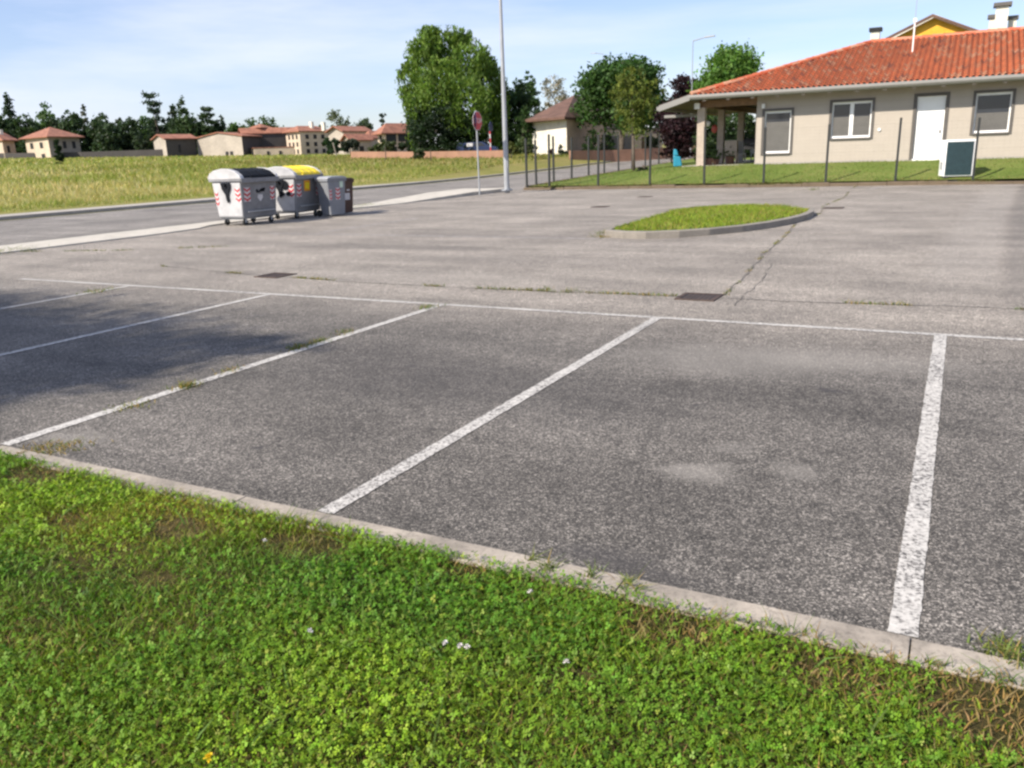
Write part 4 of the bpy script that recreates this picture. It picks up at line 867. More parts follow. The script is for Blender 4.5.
# far belt of trees on the left
belt = [(4,10,108,'round',DK,'round dark tree at the very left edge of the photo'), (18,10,93,'cone',(.028,.052,.022),'dark pointed conifer near the left edge, taller than its neighbours'), (33,13,107,'round',DK,'rounded dark tree between the left conifer and the pyramid roofed house'), (51,14,103,'round',MD,'full mid green round tree directly above the pyramid roof'), (76,12,107,'round',DK,'dark tree just right of the pyramid roofed house'), (91,7,105,'cone',(.075,.085,.060),'thin greyish conifer in the dark belt of trees'), (105,12,110,'round',DK,'dark tree right of the thin greyish conifer'), (122,13,115,'round',(.026,.048,.018),'low dark tree in the middle of the left belt'), (138,12,116,'round',DK,'low dark tree left of the cedar with flat tiers'), (150,12,112,'round',MD,'mid green tree at the left foot of the tiered cedar'), (161,15,95,'cedar',(.026,.048,.024),'cedar with flat spreading tiers above the grey barn'), (172,14,116,'round',(.024,.045,.018),'dark tree filling the space under the tiered cedar'), (179,9,105,'cone',DK,'narrow dark tree right of the tiered cedar'), (189,13,99,'cone',(.042,.075,.024),'broad green conifer above the barn roof'), (203,12,109,'round',DK,'dark tree between the broad conifer and the ragged cedar'), (213,11,109,'cedar',DK,'ragged cedar above the pale gabled hall'), (227,6,116,'cone',(.040,.060,.030),'thin small conifer above the pale gabled hall roof'), (236,10,121,'round',MD,'small low green tree right of the thin conifer'), (263,23,112,'round',(.044,.080,.022),'wide round green tree behind the roof turret'), (346,20,108,'round',(.085,.105,.062),'large pale grey green tree above the ochre house'), (366,11,116,'round',(.055,.080,.038),'darker green tree at the right side of the large pale one'), (322,8,123,'round',(.075,.095,.055),'small pale tree left of the large pale grey green one'), (386,5,115,'cedar',(.030,.048,.025),'tiny umbrella shaped pine above the loggia house'), (308,6,124,'round',(.08,.10,.06),'smallest pale tree above the ochre house roof'), (92,15,128,'round',(.022,.042,.016),'low dark tree at the foot of the thin greyish conifer'), (24,15,126,'round',(.022,.042,.016),'low dark tree between the two leftmost houses'), (113,15,126,'round',(.024,.044,.016),'low dark tree over the middle of the stone wall'), (130,15,128,'round',(.024,.044,.016),'low dark tree over the right half of the stone wall'), (147,13,126,'round',(.026,.046,.018),'low dark tree over the right end of the stone wall'), (97,14,117,'round',(.030,.055,.020),'dark tree filling the gap right of the thin greyish conifer'), (115,15,118,'round',(.026,.050,.018),'dark round tree above the left half of the stone wall'), (168,15,120,'round',(.028,.050,.020),'low dark tree behind the roof of the small barn'), (183,16,118,'round',(.030,.055,.020),'dark tree at the feet of the broad green conifer'), (196,15,114,'round',(.030,.055,.020),'dark tree right of the broad green conifer'), (218,15,120,'round',(.030,.055,.020),'low dark tree behind the stone hall roof'), (245,12,122,'round',(.040,.072,.022),'low green tree left of the roof turret'), (64,15,112,'round',(.028,.052,.018),'dark tree right behind the pyramid roof'), (10,14,116,'round',(.026,.048,.018),'dark tree behind the leftmost orange roof')]
for i, (px, pw, top, st, c, lab) in enumerate(belt):
    ptree('conifer' if st == 'cone' else 'cedar_tree' if st == 'cedar' else 'broadleaf_tree', lab, px, pw, top, 158, 235 + (i * 7) % 13, st, (c[0] * 1.25 + .006, c[1] * 1.2 + .006, c[2] * 1.3 + .008), 3400 if pw > 8 else 1500, 100 + i, .85, shell=.30, foot=True, group='trees beyond the field', clump=.36 if st != 'cedar' else .30, per=26 if st == 'round' else 9)
ptree('cypress_tree', 'narrow dark cypress standing alone in the field before the pyramid roofed house', 62, 4.2, 139, 172, 120, 'cone', (.020, .040, .016), 900, 140, .45, k=8)
for i, (px, pw, top, bot, c, lab) in enumerate([(333,9,137,155,(.030,.062,.028),'dark green bush in front of the ochre house'), (350,10,138,154,(.026,.036,.024),'dark bush between the ochre house and the low red roofs'), (388,9,139,153,(.060,.075,.035),'olive bush left of the loggia house'), (408,10,140,153,(.032,.050,.026),'dark bush in front of the loggia house'), (377,8,143,154,(.085,.105,.05),'pale bush beside the low red roofs'), (426,7,141,153,(.08,.085,.05),'greyish bush right of the loggia house')]):
    ptree('bush', lab, px, pw, top, bot, 150 + i * 3, 'round', c, 700, 150 + i, .7, 'bush', shell=.3, group='bushes before the far houses')
ptree('bush', 'small bush growing over the low pink wall', 419, 8, 146, 160, 76, 'round', (.05, .07, .03), 700, 160, .25, 'bush', shell=.3)
# the tree out of the frame on the left that shades the bays
tree('shade_tree', 'leafy tree outside the left edge, throwing the shade over the painted bays', 'tree', (-15.15, -5.95, 0), [((.5,.1,9.7),(2.5,1.5,1.3)), ((2.3,.4,9.5),(1.8,1.0,.9)), ((-2.2,.1,9.9),(2.3,1.6,1.5)), ((3.9,1.05,9.75),(1.1,.18,.3)), ((3.5,.30,9.5),(1.2,.3,.4)), ((3.2,-.55,9.5),(1.1,.45,.5)), ((1.2,-1.3,9.6),(2.2,.9,.9)), ((-.5,-.5,10.5),(1.8,1.2,.9))], 30000, .15, (.05, .10, .02), 170, 7.4, .16, shell=.2)

for i, (px, py, rr_, lab) in enumerate([(709, 160, .20, 'potted plant beside the sunlit portico column'), (716, 159, .16, 'smaller potted plant between the first two portico columns'), (730, 158, .22, 'potted plant behind the shaded middle column of the portico')]):
    q = at_Y(px, py, 38.7 + i * .7); pot((q[0], q[1], FZ - .02), rr_, lab)
r = empty('barbecue', (-8.5, 39.5, FZ - .02), .2, 'dark barbecue on legs under the portico, next to the house wall', 'barbecue')
MB().box(-.32, .32, -.24, .24, .62, .86).build('fire_box', M['dark'], r, bevel=.03); MB().extrude_x([(-.24, .87), (-.2, 1.02), (0, 1.1), (.2, 1.02), (.24, .87)], -.32, .32).build('lid', M['dark'], r)
for sx in (-.27, .27):
    for sy in (-.19, .19): MB().tube((sx, sy, 0), (sx, sy, .62), .02).build('leg', M['fence'], r)
for i, (px, pw, lab) in enumerate([(706, 11, 'dark low bush behind the portico, seen left of the middle column'), (728, 12, 'dark low bush behind the portico, seen between the shaded columns'), (750, 12, 'dark low bush behind the portico, against the house wall')]):
    ptree('garden_shrub', lab, px, pw, 138, 158, 54 + i, 'round', (.024, .045, .014), 2600, 60 + i, .2, 'shrub', shell=.2, k=6, foot=True)
for i, (px, pw, top, lab) in enumerate([(590, 11, 126, 'green bush hiding the end of the white house, behind the brick wall'), (607, 10, 130, 'dark green bush behind the brick wall, left of the birch'), (652, 10, 128, 'dark bush behind the brick wall, right of the birch')]):
    ptree('hedge_bush', lab, px, pw, top, 161, 81 + i, 'round', (.035, .070, .020), 2200, 70 + i, .24, 'bush', shell=.25, k=7, foot=True)

# ------------------------------------------------------------------ HOUSES BEYOND
def block(name, label, Lp, Cp, Rp, dL, dC, dR, base_py, top_py, mL, mR, roofm, kind, rise, eave=.5, wins=(), cat='house', zfun=None, chim=()):
    """a building from three pixel columns (left end, near corner, right end) at their distances"""
    c = P(Cp, base_py, dC); zb = c[2] - .2; zt = P(Cp, top_py, dC)[2]; a = P(Lp, base_py, dL); b_ = P(Rp, base_py, dR)
    c = Vector((c[0], c[1], 0)); a = Vector((a[0], a[1], 0)); b_ = Vector((b_[0], b_[1], 0)); d = a + b_ - c
    r = empty(name, (c.x, c.y, zb), 0, label, cat); og = (c.x, c.y, zb); z0 = Vector((0,0,zb - 2.0)); z1 = Vector((0,0,zt))
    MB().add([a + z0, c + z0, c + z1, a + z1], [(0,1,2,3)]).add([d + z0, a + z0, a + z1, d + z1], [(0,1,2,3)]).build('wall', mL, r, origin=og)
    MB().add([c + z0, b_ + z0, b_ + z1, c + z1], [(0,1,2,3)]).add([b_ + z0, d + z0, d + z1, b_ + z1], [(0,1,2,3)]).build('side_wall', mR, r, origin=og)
    cen = (a + b_) / 2; ex = lambda p: cen + (p - cen) * (1 + eave / max(2.0, (p - cen).length) * 1.4)
    q = [ex(p) + z1 for p in (a, c, b_, d)]; lo = [p - Vector((0,0,.22)) for p in q]; up = Vector((0,0,rise)); m_ = MB()
    if kind == 'pyramid':
        m_.add(q + lo + [cen + z1 + up], [(0,1,8), (1,2,8), (2,3,8), (3,0,8), (7,6,5,4)] + [(i, 4+i, 4+(i+1)%4, (i+1)%4) for i in range(4)])
    elif kind == 'hip':    # ridge along c->b direction
        m1 = (q[0] + q[1]) / 2; m2 = (q[2] + q[3]) / 2; r1 = m1.lerp(m2, .40 if name == 'villa' else .22) + up; r2 = m1.lerp(m2, .78) + up
        m_.add(q + lo + [r1, r2], [(0,1,8), (1,2,9,8), (2,3,9), (3,0,8,9), (7,6,5,4)] + [(i, 4+i, 4+(i+1)%4, (i+1)%4) for i in range(4)])
    elif kind in ('gable', 'gable2'):  # gable end on the left face a-c (ridge along c->b), or on the right face
        if kind == 'gable2': q = q[1:] + q[:1]; lo = lo[1:] + lo[:1]
        m1 = (q[0] + q[1]) / 2 + up; m2 = (q[2] + q[3]) / 2 + up; dn = Vector((0,0,-.22))
        m_.add(q + lo + [m1, m2, m1 + dn, m2 + dn], [(1,2,9,8), (3,0,8,9), (5,10,11,6), (7,11,10,4), (0,4,10,8), (8,10,5,1), (2,6,11,9), (9,11,7,3), (1,5,6,2), (3,7,4,0)])
        aa, cc = (a, c) if kind == 'gable' else (c, b_); mg = (aa + cc) / 2
        zg = zt + rise * (1 - .5 * 0) - .3
        MB().add([aa + z1, cc + z1, Vector((mg.x, mg.y, zt + rise * .92))], [(0,1,2)]).build('gable', mL if kind == 'gable' else mR, r, origin=og)
    elif kind == 'flat':
        m_.add(q + [p + Vector((0,0,rise)) for p in q], [(3,2,1,0), (4,5,6,7)] + [(i, (i+1)%4, 4+(i+1)%4, 4+i) for i in range(4)])
    if m_.v: rf = m_.build('roof', roofm, r, origin=og)
    for (px_, hh_, ww_) in chim:
        p_ = P(px_, top_py, (dC + dR) / 2); k_ = MB().box(p_[0]-ww_/2, p_[0]+ww_/2, p_[1]-ww_/2, p_[1]+ww_/2, zt, zt + hh_).build('chimney', M['plaster_white'], rf, origin=og)
    for (face, u0, u1, v0, v1, m__) in wins:      # fractions of the face
        s, e_ = (a, c) if face == 'L' else (c, b_); dv = e_ - s; nn_ = Vector((dv.y, -dv.x, 0)).normalized(); hgt = zt - zb
        f0 = s + dv * u0; f1 = s + dv * u1; zz0 = zb + hgt * v0; zz1 = zb + hgt * v1; fr = MB()
        o1 = nn_ * .10; o0 = nn_ * -.02
        fr.add([f0 + o0 + Vector((0,0,zz0)), f1 + o0 + Vector((0,0,zz0)), f1 + o0 + Vector((0,0,zz1)), f0 + o0 + Vector((0,0,zz1)), f0 + o1 + Vector((0,0,zz0)), f1 + o1 + Vector((0,0,zz0)), f1 + o1 + Vector((0,0,zz1)), f0 + o1 + Vector((0,0,zz1))],
               [(4,5,6,7), (0,1,5,4), (1,2,6,5), (2,3,7,6), (3,0,4,7)])
        fr.build('window', m__, r, origin=og)
    return r
GL = M['glass']; WD = M['dark']
# white house with the brown roof beside the road (its near corner faces us)
wh = block('villa', 'white house with brown tiled roof and peach side wall, left of the round tree', 533, 567, 625, 84, 80, 96, 156, 117.5, M['plaster_white'], M['plaster_peach'], M['brownroof'], 'hip', 2.5, .8, (('R', .60, .85, .02, .75, M['plaster_grey']),), chim=((580, 1.7, .7),))
# yellow gabled house behind the bungalow
yh = block('yellow_house', 'yellow house with a brown gabled roof rising behind the orange tiled roof', 866, 988, 1035, 72, 68, 92, 110, 40, M['plaster_yellow'], M['plaster_yellow'], M['brownroof'], 'gable', 2.15, .45)
yo = yh.location
def on_roof_chimney(px, ptop, pbot, dep, wpx, m, cap, tag_=None):
    t = P(px, ptop, dep); b_ = P(px, pbot, dep); ww = wpx * dep / F / 2; q = MB().box(t[0]-ww, t[0]+ww, t[1]-ww, t[1]+ww, b_[2] - 3, t[2] - .3).build('chimney', m, yh, origin=yo)
    MB().box(t[0]-ww*1.45, t[0]+ww*1.45, t[1]-ww*1.45, t[1]+ww*1.45, t[2] - .28, t[2]).build('chimney_cap', cap, q, origin=yo)
on_roof_chimney(1003, 3, 32, 68, 11, M['plaster_white'], M['frame_grey']); on_roof_chimney(994.5, 15, 32, 68.5, 8, M['plaster_white'], M['frame_grey']); on_roof_chimney(1013, 16, 32, 68.5, 7, M['plaster_white'], M['frame_grey']); on_roof_chimney(876, 28, 42, 70, 8, M['plaster_white'], M['dark'])
q = [Vector(v.co) + Vector(yo) for v in [o for o in yh.children if o.name.startswith('gable')][0].data.vertices]
dv = (q[1] - q[0]).normalized(); nv = Vector((dv.y, -dv.x, 0)) * .52; bb = MB()
for e_, s_ in ((q[0], -1), (q[1], 1)):
    f_ = e_ + dv * s_ * .5 + nv; sl_ = (q[2] - e_); f_.z -= .5 * sl_.z / math.hypot(sl_.x, sl_.y); bb.bar(f_ + Vector((0,0,-.12)), q[2] + nv + Vector((0,0,.02)), .06, .24)
bb.build('barge_board', M['plaster_white'], yh, origin=yo)
# garden wall, hedge and garage beyond the end of the road
def wall_thing(name, label, pts, h, th, mat, cat='wall'):
    q = [Vector(p) for p in pts]; r0 = q[0]; m_ = MB()
    for (a, b_) in zip(q[:-1], q[1:]):
        d = (b_ - a); d.z = 0; d.normalize(); s = Vector((-d.y, d.x, 0)) * th / 2; dn = Vector((0,0,-1.2)); u = Vector((0,0,h))
        m_.hexa([a - s + dn, b_ - s + dn, b_ + s + dn, a + s + dn], [a - s + u, b_ - s + u, b_ + s + u, a + s + u])
    return tag(m_.build(name, mat, origin=tuple(r0)), label, cat)
wall_thing('garden_wall', 'low reddish brick garden wall across the end of the side road', [P(570, 164, 74), P(612, 163, 77), P(700, 158, 81)], 1.15, .25, M['pinkwall'])
wall_thing('boundary_wall', 'long low pink wall between the field and the big drooping tree', [P(352, 160, 82), P(420, 160.5, 78), P(508, 159.5, 74)], .80, .25, M['pinkwall'])
wall_thing('stone_wall', 'long dark stone wall across the far end of the field', [P(-30, 163, 205), P(84, 161.5, 200), P(172, 158.5, 200)], 2.2, .5, M['stone'])
block('garage', 'pale little outbuilding half hidden behind the dense round tree', 594, 606, 662, 92, 90, 96, 160, 130, M['plaster_white'], M['plaster_cream'], M['frame_grey'], 'flat', .2, .2, (('R', .05, .45, 0, .8, M['shutter']), ('R', .62, .8, .3, .75, GL)), cat='garage')
# left to right across the field
block('farmhouse', 'house with an orange roof cut by the left edge of the photo', -14, 6, 18, 208, 203, 208, 162, 140, M['plaster_cream'], M['plaster_peach'], M['farroof'], 'hip', 2.4, .9, (('R', .3, .5, .45, .75, WD),), chim=((2, 2.6, .8),))
block('villa', 'old two storey house with a red pyramid roof behind the lone cypress', 29, 52, 83, 204, 197, 206, 162, 136.5, M['plaster_cream'], M['plaster_grey'], M['farroof'], 'pyramid', 2.5, 1.0, (('L', .20, .32, .58, .80, WD), ('L', .62, .74, .58, .80, WD), ('L', .2, .34, .08, .38, WD), ('L', .62, .76, .1, .36, WD), ('R', .14, .24, .55, .82, WD), ('R', .44, .54, .55, .82, WD), ('R', .74, .84, .55, .82, WD), ('R', .2, .32, .05, .40, WD), ('R', .6, .72, .05, .40, WD)))  # side wall's shade put into its grey plaster, lit face cream
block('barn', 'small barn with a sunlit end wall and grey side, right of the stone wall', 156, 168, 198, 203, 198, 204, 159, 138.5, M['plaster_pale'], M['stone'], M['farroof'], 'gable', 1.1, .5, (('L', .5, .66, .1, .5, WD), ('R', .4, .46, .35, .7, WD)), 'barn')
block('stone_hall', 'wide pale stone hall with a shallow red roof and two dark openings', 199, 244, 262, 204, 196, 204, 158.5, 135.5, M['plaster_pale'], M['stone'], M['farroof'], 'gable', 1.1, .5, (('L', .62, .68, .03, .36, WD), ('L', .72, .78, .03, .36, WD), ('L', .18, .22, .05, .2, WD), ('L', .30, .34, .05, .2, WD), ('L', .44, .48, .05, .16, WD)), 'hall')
tu = block('long_barn', 'long dark walled barn with a red roof and a small square turret', 244, 247, 302, 206, 203, 208, 158, 133.5, M['stone'], M['stone'], M['farroof'], 'gable', 1.3, .6, (('R', .05, .12, .3, .6, WD),), 'barn')
tp = P(261, 133, 206); tw = 1.7; og = tu.location
tm = MB().box(tp[0]-tw, tp[0]+tw, tp[1]-tw, tp[1]+tw, tp[2] - 1, tp[2] + 1.2).build('turret', M['farroof'], tu, origin=og)
MB().add([(tp[0]-tw*1.3,tp[1]-tw*1.3,tp[2]+1.2),(tp[0]+tw*1.3,tp[1]-tw*1.3,tp[2]+1.2),(tp[0]+tw*1.3,tp[1]+tw*1.3,tp[2]+1.2),(tp[0]-tw*1.3,tp[1]+tw*1.3,tp[2]+1.2),(tp[0],tp[1],tp[2]+2.2)], [(0,1,4),(1,2,4),(2,3,4),(3,0,4),(3,2,1,0)]).build('turret_roof', M['farroof'], tm, origin=og)
block('lean_to', 'low cream lean-to in front of the long dark barn', 252, 255, 296, 199, 197, 200, 158, 148.5, M['plaster_cream'], M['plaster_cream'], M['farroof'], 'flat', .2, .2, (('R', .3, .36, .3, .7, WD), ('R', .6, .66, .3, .7, WD)), 'outbuilding')
block('ochre_house', 'ochre house with rows of small windows, behind the yellow lidded container', 288, 302, 331, 202, 198, 206, 156.5, 131, M['plaster_cream'], M['plaster_cream'], M['farroof'], 'hip', 1.3, .6, tuple((f, u, u + .1, v, v + .16, WD) for f in 'LR' for u in (.18, .45, .72) for v in (.15, .42, .70)), chim=((312, 2.2, .8), (324, 2.0, .8)))
block('terrace_house', 'pinkish terrace house with a red roof between the dark bush and the loggia house', 330, 345, 372, 190, 187, 196, 155.5, 131, M['plaster_pale'], M['plaster_peach'], M['farroof'], 'gable', 1.2, .6, (('R', .2, .3, .5, .75, WD), ('R', .6, .7, .5, .75, WD), ('L', .3, .45, .5, .75, WD)))
block('low_shed', 'low shed with a red roof just before the terrace house', 344, 352, 372, 176, 173, 178, 155, 140, M['plaster_grey'], M['plaster_pale'], M['farroof'], 'gable', 1.3, .5, (('R', .4, .6, .1, .6, WD),), 'shed')
block('cottage', 'small pinkish cottage left of the loggia house', 364, 372, 388, 184, 181, 186, 154.5, 138, M['plaster_peach'], M['plaster_pale'], M['farroof'], 'hip', 1.6, .5, (('R', .4, .6, .3, .7, WD),))
block('loggia_house', 'house with a dark open loggia under its red roof, left of the big tree', 379, 386, 422, 172, 168, 176, 155, 133, M['plaster_cream'], M['plaster_peach'], M['farroof'], 'hip', 2.0, .9, (('R', .04, .30, .62, .95, WD), ('R', .36, .64, .62, .95, WD), ('R', .70, .96, .62, .95, WD), ('L', .3, .6, .62, .9, WD), ('R', .2, .3, .1, .4, WD), ('R', .6, .72, .1, .4, WD)))
# field posts
for i, (px, top, bot, dep, lab) in enumerate([(338, 143, 161, 92, 'pale leaning post at the left end of the pink wall'), (386, 147, 163, 76, 'thin post in the grass before the pink wall'), (431, 150, 164, 73, 'short post in the grass in front of the dark bush'), (145, 158, 174, 95, 'thin grey post standing in the middle of the field'), (114, 166, 178, 85, 'short grey post in the field left of the middle one')]):
    b_ = P(px, bot, dep); h = (bot - top) * dep / F; z = float(terrain(b_[0], b_[1])) ; m_ = MB().tube((b_[0], b_[1], z - .3), (b_[0] + (-.5 if i == 0 else .04), b_[1], b_[2] + h), .09 if i == 0 else .05, .06 if i == 0 else .04, 8)
    tag(m_.build('field_post', M['plaster_grey'] if i == 0 else M['bark'], origin=(b_[0], b_[1], z)), lab, 'post', 'posts in the field')
# blue car behind the wall and the route sign
cpos = P(478, 157, 82); r = empty('parked_car', cpos, math.radians(22), 'dark blue car mostly hidden behind the low pink wall', 'car'); prof = [(-2.0,.3),(-2.05,.85),(-1.95,1.02),(-1.75,1.38),(.6,1.42),(1.15,1.05),(1.95,.90),(2.05,.4),(1.9,.25),(-1.9,.25)]
MB().extrude_y(prof, -.8, .8).build('body', M['carblue'], r, bevel=.05)
MB().extrude_y([(-.95,1.02),(-.95,1.33),(-.35,1.34),(-.35,1.02)], -.815, -.802).build('window', M['sticker_white'], r); MB().extrude_y([(-.25,1.02),(-.25,1.34),(.5,1.34),(.85,1.06)], -.815, -.802).build('window', M['glass'], r)
for wx in (-1.25, 1.25):
    for wy in (-.8, .8): MB().tube((wx, wy - .1, .31), (wx, wy + .1, .31), .31, n=16).build('wheel', M['rubber'], r)
bp = P(491, 157, 79); r = empty('road_sign', bp, 0, 'small blue road sign on a red and white banded post behind the pink wall', 'road sign'); hh = 32 * 79 / F
MB().tube((0,0,-.5), (0,0,hh), .07, n=10).build('post', M['sticker_white'], r)
for k in range(3): MB().tube((0,0,.5 + k * .8), (0,0,.9 + k * .8), .074, n=10).build('red_band', M['red'], r)
MB().extrude_x([(-.35, hh - .7), (.35, hh - .7), (.35, hh - .1), (0, hh + .2), (-.35, hh - .1)], .08, .11).build('sign_plate', M['signblue'], r)

# ------------------------------------------------------------------ GRASS
def blades(V, Q, C, xy, z, h, wd, cols, r_, lean=.5):
    n = len(xy); t = r_.uniform(0, 2 * math.pi, n); b = np.stack([np.cos(t), np.sin(t), np.zeros(n)], 1); ld = r_.normal(size=(n, 2)) * lean * h[:, None]
    p0 = np.stack([xy[:, 0], xy[:, 1], z], 1); hw = (wd * .5)[:, None]
    mid = p0 + np.stack([ld[:, 0] * .35, ld[:, 1] * .35, h * .6], 1); tip = p0 + np.stack([ld[:, 0], ld[:, 1], h], 1)
    v = np.stack([p0 - b * hw, p0 + b * hw, mid + b * hw * .8, mid - b * hw * .8, tip + b * hw * .12, tip - b * hw * .12], 1).reshape(-1, 3)
    off = sum(len(x) for x in V); k = np.arange(n)[:, None] * 6 + off
    V.append(v); Q.append(np.concatenate([k + np.array([[0, 1, 2, 3]]), k + np.array([[3, 2, 4, 5]])], 0)); C.append(np.repeat(cols, 6, 0))
def clover(V, Q, C, xy, z, rad, cols, r_):
    n = len(xy); t0 = r_.uniform(0, 6.28, n); til = r_.normal(size=(n, 2)) * .6; rad = rad * r_.uniform(.6, 1.35, n)
    for k in range(3):
        t = t0 + k * 2.094
        def pt(a, rr):
            dx = np.cos(t + a) * rr; dy = np.sin(t + a) * rr; return np.stack([xy[:, 0] + dx, xy[:, 1] + dy, z + dx * til[:, 0] + dy * til[:, 1] - .12 * rr], 1)
        v = np.stack([np.stack([xy[:, 0], xy[:, 1], z], 1), pt(-.62, rad * .78), pt(0, rad), pt(.62, rad * .78)], 1).reshape(-1, 3)
        off = sum(len(x) for x in V); V.append(v); Q.append(np.arange(4 * n).reshape(-1, 4) + off); C.append(np.repeat(cols, 4, 0))
def finish(name, V, Q, C, mat=None): return tag(fast_mesh(name, np.concatenate(V), np.concatenate(Q), np.concatenate(C), mat or M['blade']), kind='stuff')
def vary(base, n, r_, v=.3):
    c = np.array(base)[None] * r_.uniform(1 - v, 1 + v, (n, 1)); return c * np.concatenate([r_.uniform(.85, 1.2, (n, 1)), np.ones((n, 1)), r_.uniform(.7, 1.2, (n, 1))], 1)
DRY = [(-3.18, 1.55, .17), (-.75, 2.46, .30), (-.2, 2.4, .28), (.25, 2.42, .35), (-3.0, 2.35, .22), (-3.6, 2.2, .2), (-2.35, 2.45, .3), (-4.3, 2.5, .3), (-2.7, 1.95, .15), (-1.6, 2.53, .18), (-.9, 2.1, .08)]
def dryness(x, y):
    d = np.zeros_like(x)
    for (a, b_, r_) in DRY: d = np.maximum(d, 1 - sm(np.hypot((x - a), (y - b_) * 1.5), r_ * .35, r_))
    edge = sm(y, 2.38, 2.62) * sm(x, -2.2, -.2) * .9
    return np.clip(np.maximum(d, edge) + (vn3(x, y, 2.3) - .53) * .6, 0, 1)
r_ = np.random.default_rng(21); V, Q, C = [], [], []
def field_pts(n, x0, x1, y0, y1): return np.stack([r_.uniform(x0, x1, n), r_.uniform(y0, y1, n)], 1)
for (n, x0, x1, y0, y1, kb_) in ((120000, -5.6, 1.2, .9, 2.63, 1.0), (26000, -12, -5.6, -1, 2.63, 1.4), (26000, 1.2, 8, -1, 2.63, 1.4), (22000, -6, 3, -1.5, .9, 1.4)):
    xy = field_pts(n, x0, x1, y0, y1); x, y = xy[:, 0], xy[:, 1]; dr = dryness(x, y); keep = r_.random(n) > dr * .45; xy = xy[keep]; dr = dr[keep]; x, y = xy[:, 0], xy[:, 1]; n = len(xy)
    lush = vn1(x, y, 1.1); yel = sm(vn2(x, y, 1.7), .45, .8) * sm(-x, 1.6, 3.2)
    h = r_.uniform(.016, .052, n) * (1 + .5 * (vn1(x, y, 4) - .5)) * (1 - .35 * dr); isdry = r_.random(n) < (.12 + .70 * dr)
    c = vary((.160, .245, .019), n, r_, .45); c = c * (1 - yel[:, None]) + vary((.265, .262, .038), n, r_, .38) * yel[:, None]
    c[isdry] = vary((.26, .185, .075), isdry.sum(), r_, .35)
    painted_shade = np.clip(np.exp(-((x + 2.0) / .9) ** 2 - ((y - 2.25) / .22) ** 2) + np.exp(-((x + 3.3) / .8) ** 2 - ((y - 1.75) / .22) ** 2), 0, 1)[:, None]; c = c * (1 - painted_shade) + vary((.095, .190, .018), n, r_, .4) * painted_shade  # two soft patches of shade put into the blade colour
    blades(V, Q, C, xy, np.zeros(n), h, r_.uniform(.0026, .0062, n) * kb_, c, r_, .75)
for (n, x0, x1, y0, y1, sc_) in ((98000, -5.6, 1.2, .9, 2.63, 1.0), (9000, -12, -5.6, -1, 2.63, 1.3), (9000, 1.2, 8, -1, 2.63, 1.3), (8000, -6, 3, -1.5, .9, 1.2)):
    xy = field_pts(n, x0, x1, y0, y1); x, y = xy[:, 0], xy[:, 1]; dr = dryness(x, y); pc = .25 + .75 * sm(vn2(x, y, 1.3) * .6 + vn3(x, y, 4.2) * .4 + sm(x, -3.2, -1.5) * .22, .35, .62)
    keep = (r_.random(n) < pc) & (r_.random(n) > dr * 1.1); xy = xy[keep]; n = len(xy); x, y = xy[:, 0], xy[:, 1]
    deep_and_shade = np.clip(sm(vn1(x, y, .9), .4, .65) * .7 + np.exp(-((x + 2.0) / .9) ** 2 - ((y - 2.25) / .22) ** 2) + np.exp(-((x + 3.3) / .8) ** 2 - ((y - 1.75) / .22) ** 2), 0, 1)[:, None]  # random deep green clover, plus the same soft shade put into leaf colour
    c = vary((.195, .320, .021), n, r_, .50) * (1 - deep_and_shade) + vary((.085, .195, .015), n, r_, .48) * deep_and_shade
    lt_ = r_.random(n) < .08; c[lt_] = vary((.22, .30, .05), lt_.sum(), r_, .2)
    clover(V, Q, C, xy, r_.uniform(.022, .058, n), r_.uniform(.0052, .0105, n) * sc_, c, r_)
# bigger weed leaves
n = 700; xy = field_pts(n, -5.4, 1.0, 1.0, 2.58); blades(V, Q, C, xy, np.zeros(n), r_.uniform(.04, .08, n), r_.uniform(.005, .010, n), vary((.095, .165, .03), n, r_, .3), r_, 1.1)
# tufts leaning over the kerb
n = 2600; xs_ = r_.uniform(-6, 3, n); ok = vn3(xs_, xs_ * 0, 3.1) > .38; xs_ = xs_[ok]; n = len(xs_); xy = np.stack([xs_, 2.60 + .05 * r_.random(n) * vn1(xs_, xs_ * 0, 5)], 1); c = vary((.075, .15, .02), n, r_, .3); dd = r_.random(n) < .35; c[dd] = vary((.27, .19, .08), dd.sum(), r_, .3)
blades(V, Q, C, xy, np.zeros(n), r_.uniform(.02, .055, n), r_.uniform(.003, .006, n), c, r_, .9)
finish('front_grass', V, Q, C)
